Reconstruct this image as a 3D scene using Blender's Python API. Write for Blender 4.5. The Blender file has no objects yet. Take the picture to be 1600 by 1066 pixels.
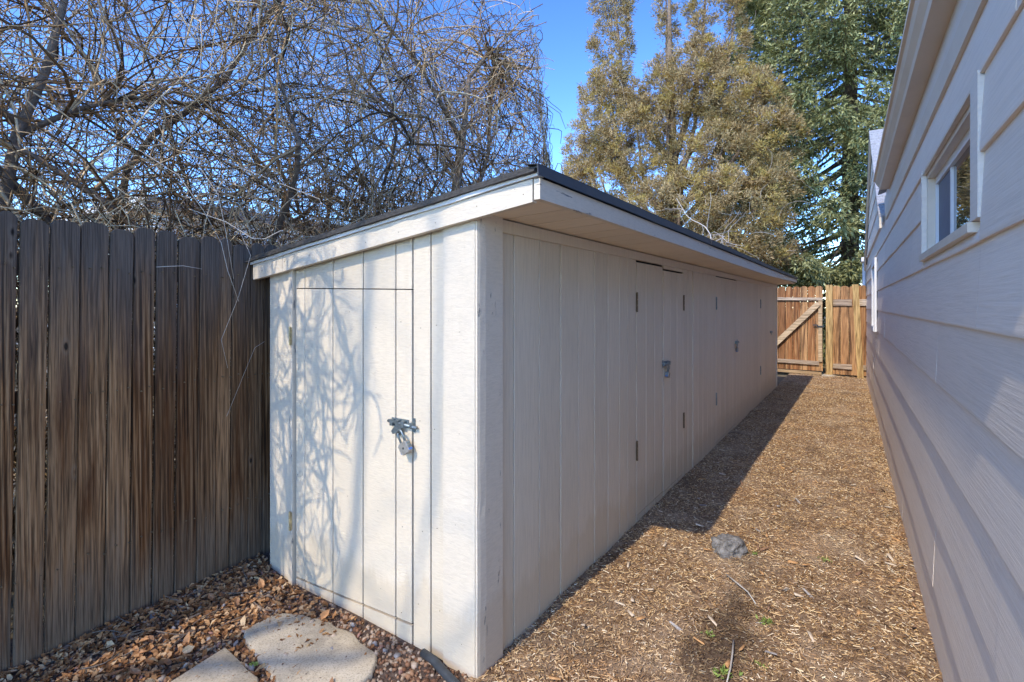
import bpy, math, random
import numpy as np
from mathutils import Vector, noise as mn

random.seed(7)
rng = np.random.default_rng(11)
S = bpy.context.scene
COL = S.collection
rad = math.radians

# ------------------------------------------------------------------ camera, light, sky, exposure
cam = bpy.data.cameras.new('camera')
cam.sensor_width = 36.0
cam.lens = 18.0
cam.shift_y = -0.035
cam.clip_start = 0.02
cam.clip_end = 2000
camo = bpy.data.objects.new('camera', cam)
COL.objects.link(camo)
camo.location = (0, 0, 1.48)
camo.rotation_euler = (rad(90), 0, math.atan(545 / 800))
S.camera = camo

SUN_EL = 45.0
SUN_D = Vector((0.056, 1.0, -1.0)).normalized()          # direction the light travels
w = bpy.data.worlds.new('World')
S.world = w
w.use_nodes = True
wn = w.node_tree
wn.nodes.clear()
sky = wn.nodes.new('ShaderNodeTexSky')
sky.sky_type = 'NISHITA'
sky.sun_disc = False
sky.sun_elevation = rad(SUN_EL)
sky.sun_rotation = rad(183.15)
sky.altitude = 1700
sky.air_density = 1.0
sky.dust_density = 0.8
sky.ozone_density = 2.5
hs = wn.nodes.new('ShaderNodeHueSaturation')
hs.inputs['Saturation'].default_value = 1.07
hs.inputs['Value'].default_value = 1.02
gm = wn.nodes.new('ShaderNodeGamma')
gm.inputs['Gamma'].default_value = 1.5
bg = wn.nodes.new('ShaderNodeBackground')
bg.inputs['Strength'].default_value = 0.15
wo = wn.nodes.new('ShaderNodeOutputWorld')
wn.links.new(sky.outputs[0], hs.inputs['Color'])
wn.links.new(hs.outputs[0], gm.inputs['Color'])
wn.links.new(gm.outputs[0], bg.inputs[0])
wn.links.new(bg.outputs[0], wo.inputs[0])

sun = bpy.data.lights.new('sun', 'SUN')
sun.energy = 2.55
sun.angle = rad(0.53)
sun.color = (1.0, 0.885, 0.70)
suno = bpy.data.objects.new('sun', sun)
COL.objects.link(suno)
suno.location = (0, -5, 12)
suno.rotation_euler = SUN_D.to_track_quat('-Z', 'Y').to_euler()

S.render.engine = 'CYCLES'
vs = S.view_settings
vs.view_transform = 'Standard'
vs.look = 'None'
vs.gamma = 1
vs.use_curve_mapping = False
vs.exposure = 0.75

# ------------------------------------------------------------------ helpers
class MB:
    def __init__(s):
        s.v, s.f = [], []
    def add(s, vs_, fs):
        o = len(s.v)
        s.v += [tuple(p) for p in vs_]
        s.f += [tuple(i + o for i in f) for f in fs]
        return s
    def box(s, a, b, M=None):
        x0, y0, z0 = a
        x1, y1, z1 = b
        p = [(x0, y0, z0), (x1, y0, z0), (x1, y1, z0), (x0, y1, z0), (x0, y0, z1), (x1, y0, z1), (x1, y1, z1), (x0, y1, z1)]
        if M: p = [M(*q) for q in p]
        return s.add(p, [(0, 3, 2, 1), (4, 5, 6, 7), (0, 1, 5, 4), (1, 2, 6, 5), (2, 3, 7, 6), (3, 0, 4, 7)])
    def loft(s, rings, caps=True):
        n = len(rings[0])
        vs_, fs = [], []
        for r in rings: vs_ += list(r)
        for k in range(len(rings) - 1):
            for i in range(n):
                j = (i + 1) % n
                fs.append((k * n + i, k * n + j, (k + 1) * n + j, (k + 1) * n + i))
        if caps:
            fs.append(tuple(range(n - 1, -1, -1)))
            fs.append(tuple((len(rings) - 1) * n + i for i in range(n)))
        return s.add(vs_, fs)
    def tube(s, pts, r, k=6):
        pts = [Vector(p) for p in pts]
        rs = r if isinstance(r, (list, tuple)) else [r] * len(pts)
        rings = []
        for i, p in enumerate(pts):
            t = (pts[min(i + 1, len(pts) - 1)] - pts[max(i - 1, 0)]).normalized()
            a = Vector((0, 0, 1)) if abs(t.z) < .9 else Vector((1, 0, 0))
            u = t.cross(a).normalized()
            v = t.cross(u)
            rings.append([tuple(p + (u * math.cos(2 * math.pi * q / k) + v * math.sin(2 * math.pi * q / k)) * rs[i]) for q in range(k)])
        return s.loft(rings)
    def build(s, name, mat, parent=None, smooth=False):
        me = bpy.data.meshes.new(name)
        me.from_pydata(s.v, [], s.f)
        return link(name, me, mat, parent, smooth)

def link(name, me, mat, parent=None, smooth=False, fix=True):
    if fix:
        import bmesh
        b = bmesh.new(); b.from_mesh(me)
        bmesh.ops.recalc_face_normals(b, faces=b.faces)
        b.to_mesh(me); b.free()
    if smooth:
        me.polygons.foreach_set('use_smooth', [True] * len(me.polygons))
    if mat: me.materials.append(mat)
    o = bpy.data.objects.new(name, me)
    COL.objects.link(o)
    if parent: o.parent = parent
    return o

def npmesh(name, V, F, mat, parent=None, smooth=False):
    """V (n,3) float array, F (m,k) int array of equal-sided faces"""
    me = bpy.data.meshes.new(name)
    n, (m, k) = len(V), F.shape
    me.vertices.add(n)
    me.vertices.foreach_set('co', np.ascontiguousarray(V, dtype=np.float32).ravel())
    me.loops.add(m * k)
    me.loops.foreach_set('vertex_index', np.ascontiguousarray(F, dtype=np.int32).ravel())
    me.polygons.add(m)
    me.polygons.foreach_set('loop_start', np.arange(0, m * k, k, dtype=np.int32))
    me.polygons.foreach_set('loop_total', np.full(m, k, dtype=np.int32))
    me.update(calc_edges=True)
    me.validate()
    return link(name, me, mat, parent, smooth, fix=False)

def tag(o, label=None, cat=None, group=None, kind=None):
    if label: o['label'] = label
    if cat: o['category'] = cat
    if group: o['group'] = group
    if kind: o['kind'] = kind
    return o

def empty(name, loc=(0, 0, 0), rz=0):
    o = bpy.data.objects.new(name, None)
    o.empty_display_size = .1
    COL.objects.link(o)
    o.location = loc
    o.rotation_euler = (0, 0, rz)
    return o

def copy_tree(o, parent=None):
    c = o.copy(); COL.objects.link(c)
    if parent: c.parent = parent
    for ch in list(o.children): copy_tree(ch, c)
    return c

# vectorised twigs
def norm(a): return a / np.maximum(np.linalg.norm(a, axis=-1, keepdims=True), 1e-9)

def grow(P, D, L, n, curl=.5, grav=0.0, wob=.25):
    N = len(P)
    pts = np.zeros((N, n + 1, 3)); pts[:, 0] = P
    d = norm(D.astype(float)); om = rng.normal(0, curl, (N, 3))
    st = (np.broadcast_to(np.asarray(L, float), (N,)) / n)[:, None]
    g = np.broadcast_to(np.asarray(grav, float), (N,))[:, None]
    for i in range(n):
        om = om * .8 + rng.normal(0, curl * .5, (N, 3))
        d = norm(d + om / n * 2 + rng.normal(0, wob, (N, 3)) / math.sqrt(n) + np.array([0, 0, -1.0]) * g / n)
        pts[:, i + 1] = pts[:, i] + d * st
    return pts

def tubes(pts, r0, r1, k=3):
    N, m, _ = pts.shape
    T = np.zeros_like(pts)
    T[:, 1:-1] = pts[:, 2:] - pts[:, :-2]; T[:, 0] = pts[:, 1] - pts[:, 0]; T[:, -1] = pts[:, -1] - pts[:, -2]
    T = norm(T)
    a = norm(rng.normal(size=(N, 1, 3)))
    U = norm(np.cross(T, np.broadcast_to(a, T.shape))); V = np.cross(T, U)
    tt = np.linspace(0, 1, m)[None, :, None]
    R = (np.broadcast_to(r0, (N,))[:, None, None] * (1 - tt) + np.broadcast_to(r1, (N,))[:, None, None] * tt)
    vs_ = []
    for q in range(k):
        an = 2 * math.pi * q / k
        vs_.append(pts + (U * math.cos(an) + V * math.sin(an)) * R)
    Vv = np.stack(vs_, 2).reshape(-1, 3)
    idx = np.arange(N * m * k).reshape(N, m, k)
    f = []
    for q in range(k):
        q2 = (q + 1) % k
        f.append(np.stack([idx[:, :-1, q], idx[:, :-1, q2], idx[:, 1:, q2], idx[:, 1:, q]], -1).reshape(-1, 4))
    return Vv, np.concatenate(f)

def pick(pts, N, lo=.2, hi=1.0):
    c = rng.integers(0, len(pts), N)
    t = rng.uniform(lo, hi, N) * (pts.shape[1] - 1)
    i = np.minimum(t.astype(int), pts.shape[1] - 2); fr = (t - i)[:, None]
    p = pts[c, i] * (1 - fr) + pts[c, i + 1] * fr
    d = norm(pts[c, i + 1] - pts[c, i])
    return p, d

# ------------------------------------------------------------------ materials
def newmat(name):
    m = bpy.data.materials.new(name); m.use_nodes = True
    nt = m.node_tree; nt.nodes.clear()
    out = nt.nodes.new('ShaderNodeOutputMaterial'); b = nt.nodes.new('ShaderNodeBsdfPrincipled')
    nt.links.new(b.outputs[0], out.inputs[0])
    return m, nt, b

class N:
    def __init__(s, nt): s.nt = nt
    def n(s, t, **kw):
        nd = s.nt.nodes.new(t)
        for k, v in kw.items(): setattr(nd, k, v)
        return nd
    def l(s, a, b): s.nt.links.new(a, b)
    def coord(s, scale=(1, 1, 1), rnd=False, rot=(0, 0, 0)):
        tc = s.n('ShaderNodeTexCoord'); mp = s.n('ShaderNodeMapping')
        mp.inputs['Scale'].default_value = scale; mp.inputs['Rotation'].default_value = rot
        s.l(tc.outputs['Object'], mp.inputs[0])
        if rnd:
            oi = s.n('ShaderNodeObjectInfo'); mu = s.n('ShaderNodeMath', operation='MULTIPLY'); mu.inputs[1].default_value = 37.0
            s.l(oi.outputs['Random'], mu.inputs[0])
            va = s.n('ShaderNodeVectorMath', operation='ADD'); s.l(mp.outputs[0], va.inputs[0]); s.l(mu.outputs[0], va.inputs[1])
            return va.outputs[0]
        return mp.outputs[0]
    def noise(s, co, scale=5, detail=4, rough=.55, dist=0):
        t = s.n('ShaderNodeTexNoise'); t.inputs['Scale'].default_value = scale; t.inputs['Detail'].default_value = detail
        t.inputs['Roughness'].default_value = rough; t.inputs['Distortion'].default_value = dist
        if co is not None: s.l(co, t.inputs['Vector'])
        return t.outputs['Fac']
    def ramp(s, fac, stops, interp='LINEAR'):
        r = s.n('ShaderNodeValToRGB'); r.color_ramp.interpolation = interp
        e = r.color_ramp.elements
        while len(e) < len(stops): e.new(.5)
        for i, (p, c) in enumerate(stops):
            e[i].position = p
            e[i].color = (*c, 1) if isinstance(c, tuple) else (c, c, c, 1)
        s.l(fac, r.inputs[0])
        return r.outputs[0]
    def mix(s, fac, a, b, mode='MIX'):
        m = s.n('ShaderNodeMix', data_type='RGBA', blend_type=mode)
        for inp, v in ((m.inputs[0], fac), (m.inputs[6], a), (m.inputs[7], b)):
            if isinstance(v, (int, float)): inp.default_value = v
            elif isinstance(v, tuple): inp.default_value = (*v, 1)
            else: s.l(v, inp)
        return m.outputs[2]
    def bump(s, h, bsdf, strength=.3, dist=.01):
        b = s.n('ShaderNodeBump'); b.inputs['Strength'].default_value = strength; b.inputs['Distance'].default_value = dist
        s.l(h, b.inputs['Height']); s.l(b.outputs[0], bsdf.inputs['Normal'])
    def math(s, op, a, b=None):
        m = s.n('ShaderNodeMath', operation=op)
        for i, v in enumerate((a, b)):
            if v is None: continue
            if isinstance(v, (int, float)): m.inputs[i].default_value = v
            else: s.l(v, m.inputs[i])
        return m.outputs[0]

def paint(name, base, dirt, rough_scale=(25, 25, 130), bump=.35, peel=None, peel_amt=.6, stain=True, rough=.6, streak=.4):
    m, nt, b = newmat(name); g = N(nt)
    co = g.coord(); c2 = g.coord(rough_scale)
    big = g.noise(co, 2.2, 5, .6)
    col = g.mix(g.ramp(big, [(.35, 0.0), (.75, .55)]), base, dirt)
    fine = g.noise(c2, 1.0, 5, .65, .4)
    col = g.mix(g.ramp(fine, [(.38, streak), (.55, 0.0)]), col, tuple(x * .8 for x in base))
    oi = g.n('ShaderNodeObjectInfo')
    col = g.mix(1.0, col, g.ramp(oi.outputs['Random'], [(0, .91), (1, 1.0)]), 'MULTIPLY')
    if stain:
        sx = g.n('ShaderNodeSeparateXYZ'); tc = g.n('ShaderNodeTexCoord'); g.l(tc.outputs['Object'], sx.inputs[0])
        nz = g.noise(g.coord((6, 6, 1.2)), 1.6, 5, .65)
        hz = g.math('ADD', sx.outputs[2], g.math('MULTIPLY', nz, -.45))
        col = g.mix(g.ramp(hz, [(-.22, .45), (.06, 0.0)]), col, (dirt[0] * .84, dirt[1] * .80, dirt[2] * .74))
        st = g.noise(g.coord((14, 14, .9)), 1.0, 5, .7)
        col = g.mix(g.ramp(st, [(.6, 0.0), (.78, .3)]), col, (dirt[0] * .75, dirt[1] * .72, dirt[2] * .62))
        sp = g.noise(co, 95, 2, .5)
        col = g.mix(g.ramp(sp, [(.74, 0.0), (.78, .6)]), col, (.3, .27, .22))
    if peel:
        pn = g.noise(g.coord(peel), 1.0, 6, .7, .3)
        mask = g.ramp(pn, [(peel_amt, 0.0), (peel_amt + .025, 1.0)])
        wood = g.ramp(g.noise(g.coord(peel), 3, 4), [(.3, (.12, .11, .1)), (.7, (.34, .32, .3))])
        col = g.mix(mask, col, wood)
        h = g.math('SUBTRACT', g.math('MULTIPLY', fine, .5), mask)
        g.bump(h, b, .6, .004)
    else:
        g.bump(fine, b, bump, .006)
    g.l(col, b.inputs['Base Color'])
    b.inputs['Roughness'].default_value = rough
    return m

M = {}
M['shed'] = paint('shed_paint', (.69, .59, .45), (.62, .52, .38))
M['shed_side'] = paint('shed_side_paint', (.69, .59, .45), (.62, .52, .38), rough_scale=(90, 90, 5), bump=.5, streak=.55)
M['shed_trim'] = paint('shed_trim_paint', (.70, .605, .475), (.63, .535, .40), rough_scale=(30, 30, 110), bump=.3)
M['shed_fascia'] = paint('shed_fascia_paint', (.70, .605, .475), (.63, .535, .41), peel=(9, 5, 55), peel_amt=.63, stain=False)
M['shed_peel'] = paint('shed_peeling_paint', (.70, .605, .475), (.63, .535, .41), peel=(34, 34, 6), peel_amt=.635)
M['soffit'] = paint('soffit_paint', (.80, .67, .49), (.74, .60, .42), rough_scale=(4, 60, 60), stain=False, bump=.15)
M['house'] = paint('house_paint', (.82, .71, .59), (.77, .66, .545), rough_scale=(50, 3.5, 110), bump=.38, stain=False, rough=.5)
M['house_trim'] = paint('house_trim_paint', (.79, .71, .61), (.74, .66, .56), rough_scale=(30, 3, 60), bump=.1, stain=False, rough=.45)
M['gutter'] = paint('gutter_metal_paint', (.72, .62, .49), (.66, .56, .43), rough_scale=(3, 3, 3), bump=.02, stain=False, rough=.4)
M['white'] = paint('white_trim_paint', (.78, .77, .75), (.72, .7, .67), bump=.1, stain=False)
M['tan'] = paint('tan_wall_paint', (.62, .47, .27), (.55, .42, .25), stain=False)

def flat(name, col, rough=.6, metal=0.0, var=.25, scale=20, bump=.2, dist=.003, rnd=False):
    m, nt, b = newmat(name); g = N(nt)
    nz = g.noise(g.coord(rnd=rnd), scale, 4, .6)
    c = g.ramp(nz, [(.25, tuple(x * (1 - var) for x in col)), (.75, tuple(min(1, x * (1 + var)) for x in col))])
    g.l(c, b.inputs['Base Color']); b.inputs['Roughness'].default_value = rough; b.inputs['Metallic'].default_value = metal
    if bump: g.bump(nz, b, bump, dist)
    return m

M['groove_shade'] = flat('shaded_groove', (.17, .145, .115), .8)  # wall paint darkened: the shade inside the grooves is put into the colour
M['dark_inside'] = flat('dark_gap', (.03, .028, .025))
M['drip'] = flat('dark_drip_edge', (.035, .034, .034), .55, 0, .15)
M['shingle'] = flat('black_shingle', (.055, .05, .045), .9, 0, .5, 60, .6)
M['roof_grey'] = flat('grey_shingle', (.3, .3, .31), .9, 0, .4, 40, .6)
M['roof_brown'] = flat('brown_roof', (.16, .11, .08), .9, 0, .3, 10)
M['galv'] = flat('galvanised_steel', (.22, .26, .27), .45, .7, .35, 60, .2)
M['rust'] = flat('rusty_hinge', (.16, .11, .06), .6, .4, .6, 70, .4)
M['brass'] = flat('worn_brass', (.45, .36, .2), .5, .5, .4, 60, .3)
M['lock_steel'] = flat('padlock_steel', (.36, .34, .30), .45, .4, .3, 40)
M['blue'] = flat('padlock_blue_band', (.07, .17, .45), .4, 0, .2)
M['black'] = flat('black_plastic', (.035, .04, .045), .5, 0, .3, 30, .2)
M['concrete'] = flat('weathered_concrete', (.42, .37, .30), .9, 0, .22, 7, .1)
M['vinyl'] = flat('white_vinyl', (.7, .7, .7), .4, 0, .05, 5, 0)
M['screen'] = flat('dark_screen', (.12, .13, .16), .6, 0, .1, 30, 0)

def concrete():
    m, nt, b = newmat('stepping_stone_concrete'); g = N(nt)
    co = g.coord(rnd=True)
    a = g.noise(co, 5, 6, .65); f = g.noise(co, 140, 3, .6)
    c = g.ramp(a, [(.25, (.25, .205, .145)), (.5, (.47, .395, .285)), (.75, (.57, .495, .375))])
    c = g.mix(g.ramp(f, [(.35, .6), (.5, 0.0)]), c, (.17, .14, .10))
    st = g.noise(co, 2.2, 5, .7, 1.0)
    c = g.mix(g.ramp(st, [(.52, 0.0), (.7, .55)]), c, (.2, .16, .11))
    g.l(c, b.inputs['Base Color']); b.inputs['Roughness'].default_value = .9
    g.bump(g.math('ADD', g.math('MULTIPLY', a, .8), g.math('MULTIPLY', f, .25)), b, .5, .012)
    return m
M['concrete'] = concrete()

def glass():
    m, nt, b = newmat('window_glass')
    b.inputs['Base Color'].default_value = (.012, .014, .016, 1)
    b.inputs['Roughness'].default_value = .015
    b.inputs['IOR'].default_value = 1.6
    b.inputs['Specular IOR Level'].default_value = .8
    return m
M['glass'] = glass()

def wood(name, stops, streak, streak_lo=.55, streak_amt=.9, top=None, top_z=1.3, knots=True, bumpd=.006, contrast=.7, gs=1.0, axis=2, along=1.0, ring=26.0):
    """wood with grain along local axis; top: colour the weathered upper end bleaches towards"""
    m, nt, b = newmat(name); g = N(nt)
    sc = [34 * gs] * 3; sc[axis] = 1.1 * along
    sl = [13] * 3; sl[axis] = .75 * along
    co = g.coord(tuple(sc), rnd=True)
    kn = None
    rs = [1.0] * 3; rs[axis] = .011 * along
    wv = g.n('ShaderNodeTexWave', wave_type='BANDS', bands_direction='DIAGONAL'); wv.inputs['Scale'].default_value = ring
    wv.inputs['Distortion'].default_value = 3.5; wv.inputs['Detail'].default_value = 2.0; wv.inputs['Detail Scale'].default_value = .8
    g.l(g.coord(tuple(rs), rnd=True), wv.inputs['Vector'])
    grain = g.math('ADD', g.math('MULTIPLY', g.noise(co, 1.0, 6, .62, .9), .8), g.math('MULTIPLY', wv.outputs['Fac'], .2))
    fs = [150 * gs] * 3; fs[axis] = 3.5 * along
    fine = g.noise(g.coord(tuple(fs), rnd=True), 1.0, 4, .6, .3)
    col = g.ramp(grain, stops)
    oi = g.n('ShaderNodeObjectInfo')
    rr = g.math('FRACT', g.math('MULTIPLY', oi.outputs['Random'], 7.31))
    col = g.mix(g.ramp(rr, [(0, 0.0), (.45, .0), (1, .75)]), col, stops[0][1])
    rr2 = g.math('FRACT', g.math('MULTIPLY', oi.outputs['Random'], 3.77))
    col = g.mix(g.ramp(rr2, [(0, .6), (.6, 0.0)]), col, tuple(min(1, x * 1.25) for x in stops[2][1]))
    sn = g.noise(g.coord(tuple(sl), rnd=True), 1.0, 5, .65, .5)
    col = g.mix(g.ramp(sn, [(streak_lo, 0.0), (streak_lo + .14, streak_amt)]), col, streak)
    col = g.mix(g.ramp(fine, [(.36, contrast), (.55, 0.0)]), col, tuple(x * .3 for x in stops[0][1]))
    if top:
        sx = g.n('ShaderNodeSeparateXYZ'); tc = g.n('ShaderNodeTexCoord'); g.l(tc.outputs['Object'], sx.inputs[0])
        hz = g.math('ADD', sx.outputs[2], g.math('MULTIPLY', g.math('SUBTRACT', sn, .5), 1.3))
        hz = g.math('MULTIPLY', hz, .4)
        gr = g.ramp(fine, [(.3, tuple(x * .45 for x in top)), (.7, tuple(x * 1.35 for x in top))])
        col = g.mix(g.ramp(hz, [(top_z * .4 - .16, 0.0), (top_z * .4 + .1, .9)]), col, gr)
        # silvery foot
        col = g.mix(g.ramp(hz, [(.06, .8), (.19, 0.0)]), col, g.ramp(fine, [(.3, (.06, .042, .028)), (.7, (.22, .165, .115))]))
    if knots:
        ks = [9.0] * 3; ks[axis] = 3.6
        vo = g.n('ShaderNodeTexVoronoi'); vo.inputs['Scale'].default_value = 1.0
        g.l(g.coord(tuple(ks), rnd=True), vo.inputs['Vector'])
        col = g.mix(g.ramp(vo.outputs['Distance'], [(.045, .95), (.075, 0.0)]), col, (.015, .011, .008))
        col = g.mix(g.ramp(vo.outputs['Distance'], [(.075, 0.0), (.1, .3), (.16, 0.0)]), col, (.2, .16, .12))
    g.l(col, b.inputs['Base Color']); b.inputs['Roughness'].default_value = .85
    b.inputs['Specular IOR Level'].default_value = .25
    g.bump(g.math('ADD', grain, fine), b, .8, bumpd)
    return m

M['picket'] = wood('weathered_dark_wood', [(.36, (.04, .017, .006)), (.48, (.19, .085, .03)), (.64, (.36, .21, .105))],
                   (.10, .034, .008), .5, .8, top=(.13, .105, .085), top_z=1.55, gs=1.35, contrast=.75, along=1.25, ring=30.0)
M['cedar'] = wood('orange_cedar', [(.25, (.15, .055, .02)), (.5, (.38, .16, .058)), (.75, (.58, .36, .17))],
                  (.06, .028, .018), .5, .85, knots=False, contrast=.55, gs=.5)
M['pine_post'] = wood('yellow_pine_post', [(.25, (.24, .13, .04)), (.5, (.48, .30, .10)), (.75, (.58, .40, .18))], (.16, .08, .03), .56, .8, knots=False, gs=.5)
M['rail'] = wood('weathered_pale_rail', [(.25, (.28, .19, .12)), (.5, (.5, .38, .27)), (.75, (.58, .48, .36))], (.12, .08, .05), .6, .7, knots=False, axis=0, gs=.6)
M['brace'] = wood('pale_brace_wood', [(.25, (.36, .23, .11)), (.5, (.55, .39, .22)), (.75, (.62, .48, .31))], (.2, .11, .05), .62, .7, knots=False, axis=0, gs=.6)

def island(name, stops, rough=.85, bigcol=None, bump=0, spec=.3, trans=0.0):
    m, nt, b = newmat(name); g = N(nt)
    ge = g.n('ShaderNodeNewGeometry')
    c = g.ramp(ge.outputs['Random Per Island'], stops)
    if bigcol:
        tc = g.n('ShaderNodeTexCoord')
        nz = g.noise(tc.outputs['Object'], bigcol[0], 4, .6)
        c = g.mix(g.ramp(nz, [(bigcol[2], 0.0), (bigcol[3], bigcol[4])]), c, bigcol[1], bigcol[5] if len(bigcol) > 5 else 'MIX')
    g.l(c, b.inputs['Base Color']); b.inputs['Roughness'].default_value = rough
    b.inputs['Specular IOR Level'].default_value = spec
    if trans:
        tr = g.n('ShaderNodeBsdfTranslucent'); g.l(c, tr.inputs[0])
        mx = g.n('ShaderNodeMixShader'); mx.inputs[0].default_value = trans
        out = [n for n in nt.nodes if n.type == 'OUTPUT_MATERIAL'][0]
        g.l(b.outputs[0], mx.inputs[1]); g.l(tr.outputs[0], mx.inputs[2]); g.l(mx.outputs[0], out.inputs[0])
    return m

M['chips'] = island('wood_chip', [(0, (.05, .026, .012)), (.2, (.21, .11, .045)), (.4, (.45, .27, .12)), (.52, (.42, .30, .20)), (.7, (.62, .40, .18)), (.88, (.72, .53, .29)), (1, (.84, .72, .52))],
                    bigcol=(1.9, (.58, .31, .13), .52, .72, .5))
M['gravel'] = island('gravel_stone', [(0, (.04, .024, .015)), (.25, (.18, .085, .045)), (.5, (.30, .165, .09)), (.75, (.27, .2, .14)), (1, (.44, .33, .23))])
M['leaf'] = island('dry_leaf', [(0, (.12, .055, .022)), (.35, (.32, .15, .058)), (.7, (.52, .28, .12)), (1, (.62, .43, .24))], trans=.2)
M['twig'] = island('bare_twig', [(0, (.05, .028, .014)), (.35, (.19, .11, .05)), (.65, (.46, .31, .165)), (1, (.80, .62, .39))])
M['twig_pale'] = island('pale_twig', [(0, (.3, .25, .2)), (.5, (.45, .4, .34)), (1, (.6, .55, .48))])
M['bark'] = flat('grey_bark', (.19, .14, .10), .95, 0, .5, 25, .8, .02)
M['juniper'] = island('juniper_foliage', [(0, (.12, .085, .035)), (.35, (.35, .245, .105)), (.7, (.55, .40, .19)), (1, (.66, .51, .28))],
                      bigcol=(.9, (.20, .18, .06), .5, .72, .7), trans=.3)
M['juniper_gold'] = island('juniper_gold_tip', [(0, (.28, .2, .05)), (.5, (.5, .37, .11)), (1, (.62, .48, .19))], trans=.3)
M['spruce'] = island('spruce_foliage', [(0, (.08, .085, .033)), (.4, (.26, .27, .11)), (.75, (.45, .46, .21)), (1, (.60, .60, .31))],
                     bigcol=(.7, (.3, .3, .11), .5, .75, .6), trans=.3)
M['weed'] = island('weed_leaf', [(0, (.14, .2, .04)), (1, (.33, .40, .10))], trans=.2)
M['rock'] = flat('grey_rock', (.17, .16, .15), .9, 0, .75, 32, .8, .02)

def mulch_tones(m, spots=True):  # a dark streak along the path, with random dark and pale patches
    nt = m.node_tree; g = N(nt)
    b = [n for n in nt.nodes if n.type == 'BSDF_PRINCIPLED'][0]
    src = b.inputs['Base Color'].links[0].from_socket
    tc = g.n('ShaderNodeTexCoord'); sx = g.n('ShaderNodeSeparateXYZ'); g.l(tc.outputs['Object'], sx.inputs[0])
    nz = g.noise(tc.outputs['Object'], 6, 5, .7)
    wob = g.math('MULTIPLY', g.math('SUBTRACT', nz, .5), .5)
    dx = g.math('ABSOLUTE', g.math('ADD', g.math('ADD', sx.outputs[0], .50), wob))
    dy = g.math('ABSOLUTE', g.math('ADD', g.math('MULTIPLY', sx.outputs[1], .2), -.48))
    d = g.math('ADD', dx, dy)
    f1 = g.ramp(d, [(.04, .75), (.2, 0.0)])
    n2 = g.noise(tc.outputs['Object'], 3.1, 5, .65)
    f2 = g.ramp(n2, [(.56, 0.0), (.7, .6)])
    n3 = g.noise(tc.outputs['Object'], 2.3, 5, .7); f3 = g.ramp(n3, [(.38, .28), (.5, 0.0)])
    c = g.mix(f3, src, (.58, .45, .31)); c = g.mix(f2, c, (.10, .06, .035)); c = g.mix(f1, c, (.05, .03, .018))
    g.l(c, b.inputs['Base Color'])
def soil(name, a, b_, c_, sc):
    m, nt, b = newmat(name); g = N(nt)
    co = g.coord()
    n1 = g.noise(co, sc, 6, .7); n2 = g.noise(co, 1.3, 4, .6)
    c = g.ramp(n1, [(.3, a), (.5, b_), (.72, c_)])
    c = g.mix(g.ramp(n2, [(.5, 0.0), (.7, .5)]), c, tuple(x * .6 for x in b_))
    g.l(c, b.inputs['Base Color']); b.inputs['Roughness'].default_value = .95
    g.bump(n1, b, .8, .02)
    return m
M['mulch'] = soil('mulch_soil', (.07, .04, .022), (.28, .17, .09), (.5, .34, .2), 55)
mulch_tones(M['mulch']); mulch_tones(M['chips'])
M['bed'] = soil('gravel_soil', (.03, .022, .018), (.11, .07, .05), (.22, .15, .11), 60)
M['ground'] = soil('dry_ground', (.09, .07, .04), (.16, .13, .08), (.24, .2, .13), 6)

# ------------------------------------------------------------------ ground
def sheet(name, x0, x1, y0, y1, z, mat, step, amp=.0, fx=None):
    nx = max(1, int((x1 - x0) / step)); ny = max(1, int((y1 - y0) / step))
    X = np.linspace(x0, x1, nx + 1); Y = np.linspace(y0, y1, ny + 1)
    g = np.array([[(x, y, z + (amp * mn.noise(Vector((x * 2.3, y * 2.3, 5))) if amp else 0) + (fx(x, y) if fx else 0)) for x in X] for y in Y]).reshape(-1, 3)
    i = np.arange((nx + 1) * (ny + 1)).reshape(ny + 1, nx + 1)
    F = np.stack([i[:-1, :-1], i[:-1, 1:], i[1:, 1:], i[1:, :-1]], -1).reshape(-1, 4)
    return npmesh(name, g, F, mat, smooth=True)

def fence_x(y): return -2.70 - .08 * y
def bed_rise(x, y):
    d = x - fence_x(y)
    return .05 * max(0.0, 1 - max(d, 0) / .35)
def mulch_z(x, y): return .012 + .014 * mn.noise(Vector((x * 2.3, y * 2.3, 5)))
def bed_z(x, y): return .006 + .012 * mn.noise(Vector((x * 2.3, y * 2.3, 5))) + bed_rise(x, y)

tag(sheet('ground', -300, 300, -300, 300, -.04, M['ground'], 30), kind='structure')
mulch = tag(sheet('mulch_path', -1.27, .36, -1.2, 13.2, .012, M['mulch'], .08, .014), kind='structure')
bed = tag(sheet('gravel_bed', -3.0, -1.27, -1.2, 1.72, .006, M['bed'], .06, .012, bed_rise), kind='structure')

# ------------------------------------------------------------------ storage shed
shed = tag(empty('storage_shed', (-1.25, 1.59, 0)), 'long cream painted lean-to storage shed with plank doors and sloping roof beside the path', 'shed')
OX, OY = -1.25, 1.59
def P(x, y, z): return (x - OX, y - OY, z)      # world -> shed space

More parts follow.
